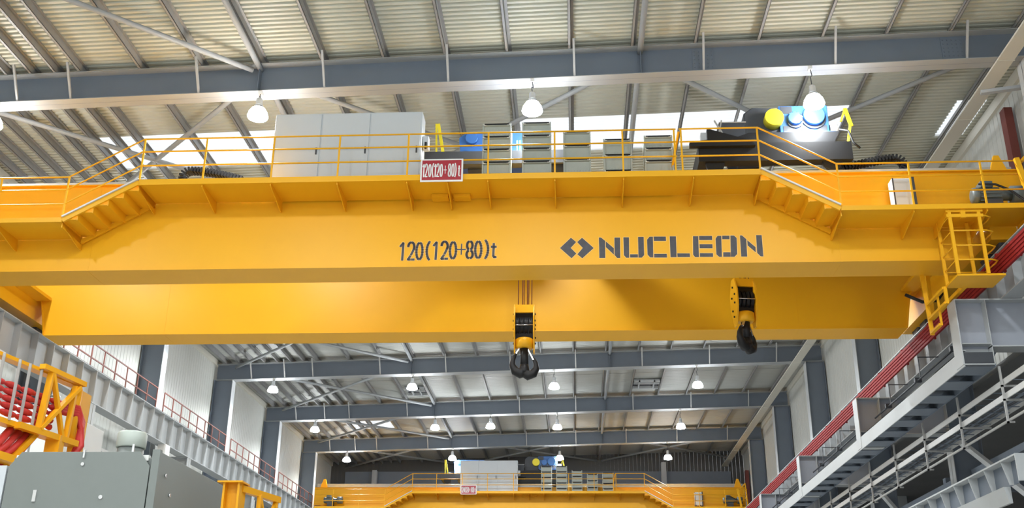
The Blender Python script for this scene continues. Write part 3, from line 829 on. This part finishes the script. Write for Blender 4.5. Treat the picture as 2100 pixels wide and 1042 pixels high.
    MB().bar((9.9, 25.4, 10.9), (9.9, 28.0, 10.9), .1).bar((9.9, 28.0, 10.85), (9.9, 28.0, 12.4), .1, up=(0, 1, 0)).bar((10.4, 28.0, 12.3), (9.9, 28.0, 12.3), .1).bar((9.9, 28.0, 12.35), (10.9, 28.0, 12.6), .1).build('collector_arm', YEL, t)
    MB().sweep([(9.9, 30, 12.3), (10.3, 29.8, 12.0), (10.7, 29.7, 12.0), (11.0, 29.7, 12.4)], .05, 6).build('collector_cable', BLACK, t)
    # diagonal gangway plates by the rear girder ends
    for x0, x1 in ((-17.5, -17.0), (10.25, 10.7)):
        MB().prism([(x0, 12.9), (x1, 12.9), (x1, 13.0), (x0, 13.0)], 'y', 27.0, 31.4).build('end_tie', YEL, t)
    return t


crane = make_crane()


# --------- things that stand on the crane (own top-level objects) ---------
def big_cabinet():
    t = thing('control_cabinet', 'long light grey three-door electrical cabinet standing on the big crane walkway', 'cabinet', (-6.1, 25.42, 13.71), 'crane control cabinets')
    b = MB().box(-8.15, -4.05, 25.15, 25.72, 13.71, 16.08).build('body', CAB, t, bevel=.01)
    for x0, x1 in ((-8.11, -6.85), (-6.81, -5.50), (-5.46, -4.09)):
        d = MB().box(x0, x1, 25.125, 25.15, 13.80, 16.04).build('door', CAB, t, bevel=.005)
        MB().box(x1 - .10, x1 - .06, 25.10, 25.125, 14.8, 15.0).build('handle', DARK, d)
    for x in (-6.83, -5.48):
        MB().lathe((x, 25.4, 16.08), [(.04, 0), (.05, .05), (.02, .08)], n=8).build('lifting_eye', DARK, t)
    return t


def side_box():
    t = thing('isolator_box', 'small grey isolator box on the right side of the long crane cabinet', 'box', (-3.97, 25.4, 15.0), 'isolator boxes')
    MB().box(-4.04, -3.88, 25.3, 25.55, 15.05, 15.4).build('body', CAB, t, bevel=.01)
    MB().box(-3.98, -3.92, 25.27, 25.31, 15.0, 15.2).build('lever', BLACK, t)
    return t


def res_cabinet(x0, x1, ztop, tiers, label):
    t = thing('resistor_cabinet', label, 'cabinet', ((x0 + x1) / 2, 25.42, 13.71), 'resistor cabinets')
    n = tiers; z0 = 13.72; h = (ztop - z0) / n
    fr = MB()
    for x in (x0 + .02, x1 - .02):
        for y in (25.17, 25.68): fr.box(x - .02, x + .02, y - .02, y + .02, 13.71, ztop)
    fr.build('frame', RES, t)
    for k in range(n):
        a = z0 + k * h
        m = MB().prism([(25.19, a + .03), (25.65, a + .03), (25.65, a + h - .04), (25.13, a + h - .04), (25.13, a + h - .07), (25.19, a + h - .09)], 'x', x0, x1)
        b = m.build('resistor_box', RES, t)
        l = MB()
        for q in range(9):
            xx = x0 + .06 + (x1 - x0 - .12) * q / 8
            l.box(xx - .015, xx + .015, 25.18, 25.195, a + .06, a + h - .12)
        l.build('louvres', RES, b)
        MB().box(x0 + .04, x1 - .04, 25.24, 25.6, a + h - .04, a + h + .03).build('gap_shade', BLACK, b)
        MB().box(x0 + .05, x1 - .05, 25.115, 25.13, a + h - .055, a + h - .02).build('front_gap_shade', BLACK, b)  # black fill and strips painting the shade in gaps between tiers
        for xa in (x0 + .03, x1 - .10): MB().box(xa, xa + .07, 25.12, 25.14, a + h - .07, a + h - .03).build('lug', WHITE, b)
    return t


def sign():
    t = thing('capacity_sign', 'red rectangular load sign with white numbers on the big crane railing', 'sign', (-3.35, 24.4, 13.55), 'load signs')
    MB().box(-3.92, -2.80, 24.40, 24.43, 13.56, 14.22).build('border', WHITE, t, bevel=.01)
    MB().box(-3.875, -2.845, 24.39, 24.40, 13.605, 14.175).build('panel', REDS, t)
    u = lambda c: -3.92 + (c - 130) / 605 * 1.12
    cen = [u(c) for c in (178, 214, 266, 308, 342, 380, 428, 484, 545, 593, 630, 680)]
    m = MB()
    glyphs(m, '120(120+80)t', cen, 13.68, .40, .075, 24.388, .03)
    m.build('lettering', WHITE, t)
    MB().box(-3.7, -3.66, 24.43, 24.56, 13.95, 14.0).box(-3.06, -3.02, 24.43, 24.56, 13.95, 14.0).build('bracket', GALV, t)
    return t


def control_box():
    t = thing('junction_cabinet', 'small white junction cabinet on the low right walkway of the big crane', 'cabinet', (8.65, 25.45, 12.67), 'crane junction cabinets')
    MB().box(8.40, 8.90, 25.28, 25.62, 12.95, 13.86).build('body', WHITE, t, bevel=.01)
    MB().box(8.44, 8.86, 25.26, 25.28, 13.0, 13.82).build('door', CAB, t)
    MB().box(8.405, 8.435, 25.255, 25.285, 12.95, 13.86).build('edge_strip', DARK, t)
    MB().box(8.90, 8.97, 25.25, 25.65, 12.9, 13.9).box(8.42, 8.50, 25.24, 25.28, 12.90, 12.98).box(8.72, 8.80, 25.24, 25.28, 12.90, 12.98).build('edging', DARK, t)
    MB().box(8.44, 8.48, 25.4, 25.44, 12.67, 12.95).box(8.82, 8.86, 25.4, 25.44, 12.67, 12.95).build('leg', DARK, t)
    return t


def cable_chain(x0, x1, yb, zb_, sg, label):
    """ribbed cable carrier lying on the girder with its bend at the end"""
    t = thing('cable_carrier', label, 'cable carrier', ((x0 + x1) / 2, yb, zb_), 'cable carriers')
    pts = []; r_ = .23
    xe = x1 if sg > 0 else x0; xs = x0 if sg > 0 else x1
    n = int(abs(xe - xs) / .09)
    for i in range(n): f = i / n; pts.append((xs + (xe - xs) * f, zb_ + 2 * r_ - .32 * (1 - f) ** 1.5))
    for i in range(9):
        a = PI / 2 - PI * i / 8; pts.append((xe + sg * r_ * math.cos(a), zb_ + r_ + r_ * math.sin(a)))
    m = MB(); core = MB()
    for a, b in zip(pts[:-1], pts[1:]):
        A = Vector((a[0], yb, a[1])); B = Vector((b[0], yb, b[1])); d = B - A
        m.bar(A, A + d * .6, .30, .15, up=(0, 0, 1) if abs(d.x) > abs(d.z) else (1, 0, 0))
    core.sweep([(p[0], yb, p[1]) for p in pts], .05, 6)
    m.build('links', BLACK, t); core.build('cables', DARK, t)
    return t


def trolley_main():
    t = thing('crane_trolley', 'dark hoist trolley with blue gearbox, behind the louvred cabinets of the big crane', 'trolley', (-2.0, 29.1, 14.6), 'crane trolleys')
    f = MB().box(-4.1, .2, 26.15, 26.45, 14.95, 15.35).box(-4.1, .2, 31.8, 32.1, 14.95, 15.35).box(-4.1, -3.8, 26.45, 31.8, 14.95, 15.35).box(-.1, .2, 26.45, 31.8, 14.95, 15.35).box(-2.9, -2.3, 26.45, 31.8, 14.9, 15.3)
    f.build('frame', DARK, t)
    for x in (-3.6, -.3):
        for y in (26.3, 31.95):
            MB().lathe((x, y - .06, 14.88), [(.26, 0), (.26, .12)], axis='y', n=20).build('wheel', BLACK, t)
    g = MB().prism([(-3.2, 15.45), (-.9, 15.45), (-.9, 16.45), (-1.1, 16.55), (-3.1, 16.55), (-3.28, 16.4)], 'y', 27.3, 28.0)
    go = g.build('gearbox', BLUE, t, bevel=.02)
    MB().lathe((-2.9, 27.2, 16.35), [(.17, 0), (.19, .03), (.19, .1)], axis='y').build('cover', BLUE, go)
    MB().prism([(-3.0, 16.0), (-2.5, 15.9), (-2.1, 15.5), (-3.2, 15.5)], 'y', 27.18, 27.3).build('foot_web', BLUE, go)
    MB().lathe((-3.9, 27.8, 15.55), [(.0, 0), (.18, .02), (.2, .3), (.12, .5)], axis='x').build('motor', BLACK, t)
    MB().box(-3.9, -3.4, 27.5, 27.8, 15.35, 15.6).build('motor_foot', BLACK, t)
    MB().lathe((-1.5, 28.2, 15.9), [(.45, 0), (.45, .05), (.38, .06), (.38, 2.5), (.45, 2.51), (.45, 2.56)], axis='y').build('rope_drum', DARK, t)
    MB().bar((-3.78, 26.4, 16.38), (-3.6, 26.4, 15.35), .09, .04, up=(0, 1, 0)).bar((-3.84, 26.4, 16.38), (-3.80, 26.4, 15.35), .05, .04, up=(0, 1, 0)).build('lamp_bracket', YEL3, t)
    # bits glimpsed between the cabinets
    m = MB()
    for q in range(4): m.tube((-1.52 + q * .08, 26.6, 15.1), (-1.52 + q * .08, 26.6, 15.9), .025, 6)
    m.build('hydraulic_lines', BLUE, t)
    return t


def trolley_aux():
    t = thing('crane_trolley', 'black hoist trolley with big blue gearbox and yellow cap, right part of big crane', 'trolley', (5.5, 29.1, 14.6), 'crane trolleys')
    f = MB().box(3.55, 7.75, 26.15, 26.5, 14.9, 15.45).box(3.55, 7.75, 31.8, 32.1, 14.9, 15.4).box(3.55, 3.9, 26.5, 31.8, 14.9, 15.4).box(7.45, 7.75, 26.5, 31.8, 14.9, 15.4)
    f.build('frame', BLACK, t)
    f = MB().prism([(4.6, 15.45), (7.3, 15.45), (7.5, 15.85), (5.0, 15.85), (4.6, 15.7)], 'y', 26.3, 27.3); f.build('gearbox_bed', BLACK, t)
    for x in (4.0, 7.2):
        for y in (26.3, 31.95):
            MB().lathe((x, y - .06, 14.88), [(.26, 0), (.26, .12)], axis='y', n=20).build('wheel', BLACK, t)
    Z = lambda v: 16.93 - (v - 170) / 470 * .99
    X = lambda u: 5.97 + (u - 900) / (1620 - 900) * 1.52
    g = MB().box(X(905), X(1560), 26.75, 27.45, Z(600), Z(165))
    go = g.build('gearbox', BLUE, t, bevel=.02)
    MB().box(X(940), X(1620), 26.6, 27.55, Z(645), Z(600)).build('gearbox_flange', BLUE, go)
    MB().lathe((X(1110), 26.62, Z(380)), [(.19, 0), (.21, .03), (.21, .13)], axis='y').build('cover', BLUE, go)
    MB().lathe((X(1360), 26.60, Z(345)), [(.29, 0), (.31, .03), (.31, .15)], axis='y', n=28).build('cover', BLUE, go)
    for cx, cz_, rr in ((1110, 405, .23), (1360, 370, .34)):
        MB().lathe((X(cx), 26.70, Z(cz_)), [(rr, 0), (rr, .05)], axis='y', n=24).build('cover_shadow', DARK, go)  # dark discs set low behind the covers, painting their shadow
    for cx, cz_, rr in ((1110, 380, .19), (1360, 345, .28)):
        for q in range(10):
            a = 2 * PI * q / 10; MB().lathe((X(cx) + rr * math.cos(a), 26.59, Z(cz_) + rr * math.sin(a)), [(.018, 0), (.018, .03)], axis='y', n=6).build('bolt', BLUE, go)
    for a_, b_, c_, d_ in ((930, 1085, 290, 180), (1370, 1480, 235, 180), (950, 1100, 590, 480), (1400, 1530, 590, 480), (1180, 1260, 550, 480)):
        MB().box(X(a_), X(b_), 26.735, 26.75, Z(c_), Z(d_)).build('recess_shade', DARK, go)  # dark sheets on the flat face painting the shade of recesses
    MB().prism([(X(920), Z(170)), (X(560), Z(150)), (X(440), Z(240)), (X(430), Z(700)), (X(920), Z(640))], 'y', 26.85, 28.6).build('brake_housing', DARK, t, bevel=.04)
    MB().lathe((X(825), 26.55, Z(380)), [(.26, 0), (.27, .02), (.27, .30)], axis='y', n=28).build('yellow_end_cap', YEL3, t)
    MB().lathe((5.2, 28.65, 16.1), [(.5, 0), (.5, .05), (.42, .06), (.42, 2.4), (.5, 2.41), (.5, 2.46)], axis='y').build('rope_drum', DARK, t)
    MB().lathe((7.42, 27.0, 16.25), [(.15, 0), (.17, .02), (.17, .22), (.08, .24)], axis='x').build('motor', WHITE, t)
    MB().bar((7.75, 26.4, 16.62), (7.88, 26.4, 16.05), .10, .05, up=(0, 1, 0)).bar((7.75, 26.4, 16.6), (7.6, 26.4, 16.2), .05, .05, up=(0, 1, 0)).bar((7.85, 26.4, 16.1), (7.7, 26.4, 15.4), .06, .05, up=(0, 1, 0)).build('lamp_bracket', YEL3, t)
    # left side: control box, funnel and tie rods
    MB().box(4.25, 4.95, 26.5, 27.1, 15.72, 16.28).build('brake_box', DARK, t)
    MB().box(4.22, 4.98, 26.48, 27.12, 16.28, 16.31).build('brake_box_lid', GALV, t)
    MB().prism([(3.3, 15.3), (5.1, 15.3), (5.0, 15.45), (3.95, 15.8), (3.8, 15.85), (3.8, 15.5), (3.3, 15.42)], 'y', 26.0, 26.15).build('walk_plate', BLACK, t)
    MB().box(3.72, 4.02, 26.7, 26.9, 15.45, 16.1).build('meter_box', CAB, t)
    MB().bar((4.25, 26.2, 16.2), (4.05, 26.2, 15.3), .04).bar((4.05, 26.2, 16.2), (4.5, 26.2, 15.3), .04).build('tie_rod', GALV, t)
    MB().sweep([(7.5, 26.3, 15.9), (7.72, 26.2, 15.8), (7.8, 26.15, 15.4), (7.95, 26.1, 15.2)], .03, 6).build('cable', BLACK, t)
    return t


cab = big_cabinet(); sbx = side_box(); sgn = sign(); cbx = control_box()
RC = [(-2.38, -1.61, 15.66, 5, 'tall louvred resistor cabinet on the big crane, leftmost of five'), (-1.30, -.52, 15.68, 5, 'tall louvred resistor cabinet on the big crane, second of five from the left'),
      (-.19, .55, 15.38, 4, 'louvred resistor cabinet on the big crane, middle of five'), (.89, 1.65, 15.12, 3, 'lower louvred resistor cabinet on the big crane, fourth of five from the left'),
      (1.98, 2.74, 15.20, 4, 'lower louvred resistor cabinet on the big crane, rightmost of five')]
rcs = [res_cabinet(*a) for a in RC]
ch1 = cable_chain(-10.95, -9.4, 26.62, 14.66, -1, 'black ribbed cable carrier loop on the left part of the big crane')
ch2 = cable_chain(7.5, 9.0, 26.62, 14.66, 1, 'black ribbed cable carrier loop on the right part of the big crane')
tr1 = trolley_main(); tr2 = trolley_aux()

# far crane: same build 49.9 m down the hall
D = (0, 49.9, 0)
crane2 = copy_to(crane, D, 'smaller looking yellow overhead crane at the far end of the hall')
copy_to(cab, D, 'white electrical cabinet on the far crane walkway')
copy_to(sbx, D, 'tiny grey box on the right side of the far crane cabinet')
copy_to(sgn, (-4.09, 49.9, 0), 'small red load sign on the far crane at the left of its white cabinet')
copy_to(cbx, D, 'tiny white junction cabinet on the right part of the far crane')
for i, r_ in enumerate(rcs):
    copy_to(r_, D, 'small louvred resistor cabinet on the far crane, %s of five' % ['leftmost', 'second from the left', 'middle', 'second from the right', 'rightmost'][i])
copy_to(tr1, (-5.6, 49.9, 0), 'far crane trolley with blue gearbox left of the white cabinet')
copy_to(tr2, (-8.6, 49.9, -.25), 'far crane trolley with blue gearbox and yellow disc between the white cabinets')


# hooks ------------------------------------------------------------
def make_hook():
    X0, Y0, Z0 = -1.4, 29.1, 9.54
    t = thing('hook_block', 'yellow hook block with black double hook hanging on ropes, middle of the big crane', 'hook block', (X0, Y0, Z0), 'crane hook blocks')
    zt_, zb_ = 11.75, 10.55
    hexp = [(Y0 - .12, zt_), (Y0 + .12, zt_), (Y0 + .33, 11.35), (Y0 + .33, 10.85), (Y0 + .1, 10.30), (Y0 - .1, 10.30), (Y0 - .33, 10.85), (Y0 - .33, 11.35)]
    for sx in (-1, 1):
        x = X0 + sx * .28
        p = MB().prism(hexp, 'x', x - .02, x + .02).build('side_plate', YEL3 if False else YEL, t)
        for z, y in ((11.5, 0), (11.2, .12), (11.0, -.12), (10.8, .1), (10.6, 0), (11.25, -.15)):
            MB().lathe((x + sx * .02, Y0 + y, z), [(.03, 0), (.03, .03 * sx)], axis='x', n=8).build('bolt', BLACK, p)
    MB().box(X0 - .28, X0 + .28, Y0 - .16, Y0 + .16, 11.50, 11.74).build('top_guard', YEL, t)
    for q in range(4):
        MB().lathe((X0 - .235 + q * .125, Y0, 11.12), [(.27, 0), (.24, .03), (.24, .06), (.27, .09)], axis='x', n=24).build('sheave', BLACK, t)
    MB().box(X0 - .26, X0 + .26, Y0 - .08, Y0 + .08, 10.72, 11.52).build('sheave_core', BLACK, t)
    MB().tube((X0 - .3, Y0 - .30, 11.07), (X0 + .3, Y0 - .30, 11.07), .014, 6).build('rope_guard', CHROME, t)
    MB().lathe((X0, Y0, 10.52), [(.22, -.08), (.27, -.04), (.27, .18), (.22, .22)], n=24).build('crosshead', YEL, t)
    m = MB().lathe((X0, Y0, 0), [(.13, 10.5), (.12, 10.2), (.12, 9.9)], n=16)
    m.sweep([(X0, Y0, 9.98), (X0, Y0, 9.80), (X0, Y0, 9.7)], [.12, .16, .15], 12)
    for sx in (-1, 1):
        dz = -.05 * sx - .0
        m.sweep([(X0 - .02 * sx, Y0, 9.76), (X0 + sx * .12, Y0, 9.68 + dz * .6), (X0 + sx * .26, Y0, 9.74 + dz * .8), (X0 + sx * .345, Y0, 9.90 + dz), (X0 + sx * .33, Y0, 10.05 + dz),
                 (X0 + sx * .27, Y0, 10.18 + dz), (X0 + sx * .22, Y0, 10.26 + dz)], [.15, .15, .13, .095, .07, .05, .025], 12)
    m.build('double_hook', BLACK, t)
    MB().bar((X0 - .24, Y0 - .05, 10.28), (X0 - .13, Y0 - .05, 10.46), .06, .04).build('safety_latch', CHROME, t)
    MB().bar((X0 + .26, Y0 - .05, 10.10), (X0 + .10, Y0 - .05, 10.42), .03, .04).build('safety_latch', CHROME, t)
    for q, x in enumerate((-.19, -.06, -.02, .08, .12, .21)):
        MB().tube((X0 + x, Y0 + .05, 11.72), (X0 + x + .01, Y0 + .05, 15.56), .014, 6).build('rope', BROWN, t)
    return t


h1 = make_hook()
h2 = copy_tree(h1); h2.location = (4.98, 29.1, 10.28); h2.rotation_euler = (0, 0, math.radians(9))
for ch in h2.children:
    if ch.name.split('.')[0] in ('double_hook', 'safety_latch'): ch.rotation_euler = (0, 0, math.radians(38))
h2['label'] = 'yellow hook block with black hook turned sideways, right of the middle'

# ================================================================== FOREGROUND MACHINE
t = thing('machine_enclosure', 'large plain grey machine housing with chamfered front panel, lower left corner', 'machine', (-8.6, 20, 0))
MB().box(-9.95, -7.40, 18.12, 21.6, 0, 5.16).build('housing', MACH, t, bevel=.02)
fp = MB().prism([(-9.96, 0.1), (-7.42, 0.1), (-7.42, 4.98), (-7.62, 5.24), (-9.76, 5.24), (-9.96, 4.98)], 'y', 18.0, 18.03).build('front_panel', MACH, t, bevel=.006)
MB().box(-8.63, -8.60, 17.96, 18.0, 5.13, 5.27).build('hinge', CHROME, fp)
MB().lathe((-8.62, 17.97, 5.02), [(.03, 0), (.035, .03)], axis='y', n=12).build('lock', CHROME, fp)
MB().box(-9.42, -9.36, 17.97, 18.0, 4.37, 4.57).build('latch', CHROME, fp)
MB().lathe((-8.21, 17.98, 4.45), [(.035, 0), (.04, .02)], axis='y', n=12).build('lock', CHROME, fp)
sp = MB().box(-7.36, -7.30, 18.1, 22.4, 0, 5.26).box(-7.40, -7.26, 18.0, 18.1, 0, 5.28).build('side_panel', MACH, t, bevel=.006)
for y, z in ((18.45, 4.9), (18.75, 4.6), (21.4, 4.5), (20.8, 4.2)):
    MB().lathe((-7.30, y, z), [(.03, 0), (.035, .03)], axis='x', n=10).build('knob', CHROME, sp)
MB().box(-10.25, -9.99, 18.0, 20.5, 0, 5.0).build('left_panel', CAB, t)
MB().box(-9.9, -7.5, 18.1, 18.2, 5.1, 5.2).build('top_strip', WHITE, t)
t = thing('exhaust_fan', 'grey round ventilator cylinder on top of the grey machine housing', 'ventilator', (-8.28, 19.1, 5.16))
MB().lathe((-8.28, 19.1, 5.16), [(.24, 0), (.24, .36)], n=28).build('base', MACH, t)
MB().lathe((-8.28, 19.1, 5.16), [(.26, .36), (.27, .38), (.27, .62), (.24, .66), (.05, .68)], n=28).build('cap', RES, t)
MB().bar((-8.12, 18.84, 5.16), (-8.12, 18.84, 5.55), .04, .02, up=(0, 1, 0)).build('strap', CHROME, t)
tag(MB().box(-16.5, -12.9, 24, 27, 0, 7.6).box(-12.85, -12.5, 24, 27, 0, 7.6).build('white_cabinet', WHITE, bevel=.01), 'tall pale cabinet far behind the grey machine at the left edge', 'cabinet')

# hose arm (energy chain) above the machine
def A(s_, z):      # arm axis: s in metres along the arm, going away
    d = Vector((.19, .98, 0)).normalized()
    return Vector((-11.0, 18.1, 0)) + d * s_ + Vector((0, 0, z))


t = thing('hose_arm', 'yellow truss arm carrying red hoses above the grey machine at left', 'hose arm', tuple(A(1.8, 5.2)))
zT, zB = 7.24, 6.05
nrm = Vector((.98, -.19, 0))
def AP(s_, z, off=0): return A(s_, z) + nrm * off
for off in (0.0,):
    MB().bar(AP(-1.5, zT - .02), AP(2.95, zT - .02), .22, .07).build('top_rail', YEL2, t)
    MB().bar(AP(-1.5, zB - .03), AP(2.95, zB - .03), .26, .10).build('bottom_rail', YEL2, t)
for s_ in (-.9, -.4, .05, .5, .95, 1.25, 1.6):
    MB().bar(AP(s_, zB, .14), AP(s_, zT, .14), .05, .03, up=(0, 1, 0)).build('grey_strut', GALV, t)
# end truss
e0, e1 = 1.75, 2.75
MB().bar(AP(e0, zB - .05, .18), AP(e0 + .1, zT, .18), .12, .08, up=(0, 1, 0)).build('truss_post', YEL2, t)
MB().bar(AP(e1 - .15, zB - .05, .18), AP(e1 - .1, zT - .1, .18), .10, .08, up=(0, 1, 0)).build('truss_post', YEL2, t)
MB().bar(AP(e0, zB, .2), AP(e1, zT - .1, .2), .12, .07).bar(AP(e0 + .1, zT, .2), AP(e1 - .3, zB, .2), .09, .07).build('truss_brace', YEL2, t)
MB().bar(AP(e0 - .2, zT + .03, .18), AP(e1 + .15, zT + .0, .18), .14, .10).build('truss_top', YEL2, t)
MB().bar(AP(e0 - .6, zB - .05, .18), AP(e1 + .2, zB - .05, .18), .14, .12).build('truss_bottom', YEL2, t)
MB().tube(AP(e1 + .12, zB - .1, .05), AP(e1 + .12, zT - .1, .05), .12, 14).build('end_tube', YEL2, t)
MB().box(-10.45, -10.35, 21.0, 21.5, 5.2, 7.15).build('end_plate', YEL2, t)
MB().bar(AP(1.2, 5.2, -.1), AP(1.9, zB, .0), .3, .1).bar(AP(.2, 5.35, .05), AP(2.6, 5.30, .05), .5, .14).bar(AP(2.4, 5.3, .1), AP(2.4, zB, .1), .3, .2, up=(0, 1, 0)).build('support_frame', YEL2, t)
for j in range(5):
    z = 6.22 + .135 * j
    for lane, off in enumerate((-.03,)):
        pts = []; rr = []
        s_ = -1.4
        while s_ < 2.35:
            pts.append(tuple(AP(s_, z, off))); ph = (s_ * 1 + 1.4) % .45 / .45
            rr.append(.03 + .042 * math.sin(PI * ph) ** .7); s_ += .045
        MB().sweep(pts, rr, 8).build('hose', HOSE, t)
for j in range(4):
    o = .05 * j
    MB().sweep([AP(2.3, 6.72 - o, .02), AP(2.9, 6.75 - o, .12), AP(3.15, 6.5 - o, .10), AP(3.1, 6.0, .05 + o), AP(2.9, 5.5, 0), AP(2.6, 5.15, -.1)], .07, 8).build('hose_bend', HOSE, t)
    MB().sweep([AP(1.9 - j * .22, 5.95, -.02), AP(1.6 - j * .22, 5.6, -.02), AP(1.2 - j * .25, 5.25, -.05), AP(1.0 - j * .25, 5.10, -.05)], .075, 8).build('hose_drop', HOSE, t)

# yellow post with truss at the lower left
t = thing('yellow_machine_post', 'bright yellow steel post with a truss arm at the bottom, right of the grey machine', 'post', (-6.4, 19.8, 0))
MB().box(-6.58, -6.54, 19.5, 19.9, 0, 4.96).box(-6.30, -6.26, 19.5, 19.9, 0, 4.96).box(-6.54, -6.30, 19.66, 19.70, 0, 4.96).build('column', YEL2, t)
MB().box(-6.68, -6.20, 19.45, 19.95, 4.96, 4.99).build('cap_plate', YEL2, t)
MB().bar((-6.3, 19.7, 4.88), (-5.95, 21.1, 4.88), .12, .12).build('top_beam', YEL2, t)
MB().bar((-6.1, 20.3, 4.85), (-6.1, 20.3, 3.4), .08, .08, up=(0, 1, 0)).build('truss_post', YEL2, t)
MB().bar((-5.97, 21.0, 4.85), (-5.97, 21.0, 3.4), .08, .08, up=(0, 1, 0)).build('truss_post', YEL2, t)
MB().bar((-6.1, 20.3, 4.85), (-5.97, 21.0, 3.6), .07, .06).bar((-5.97, 21.0, 4.85), (-6.1, 20.3, 3.6), .07, .06).build('truss_brace', YEL2, t)
for q in range(3):
    MB().sweep([(-6.2 + .05 * q, 19.9, 4.5 - .2 * q), (-6.1 + .04 * q, 20.6, 4.5 - .2 * q), (-6.0, 21.0, 4.45 - .2 * q)], .04, 6).build('hose', DARK, t)
MB().bar((-6.1, 20.3, 3.45), (-6.1, 20.3, 0), .12, .12, up=(0, 1, 0)).build('leg', YEL2, t)
MB().bar((-5.97, 21.0, 3.45), (-6.1, 20.3, 3.45), .1).build('bottom_beam', YEL2, t)
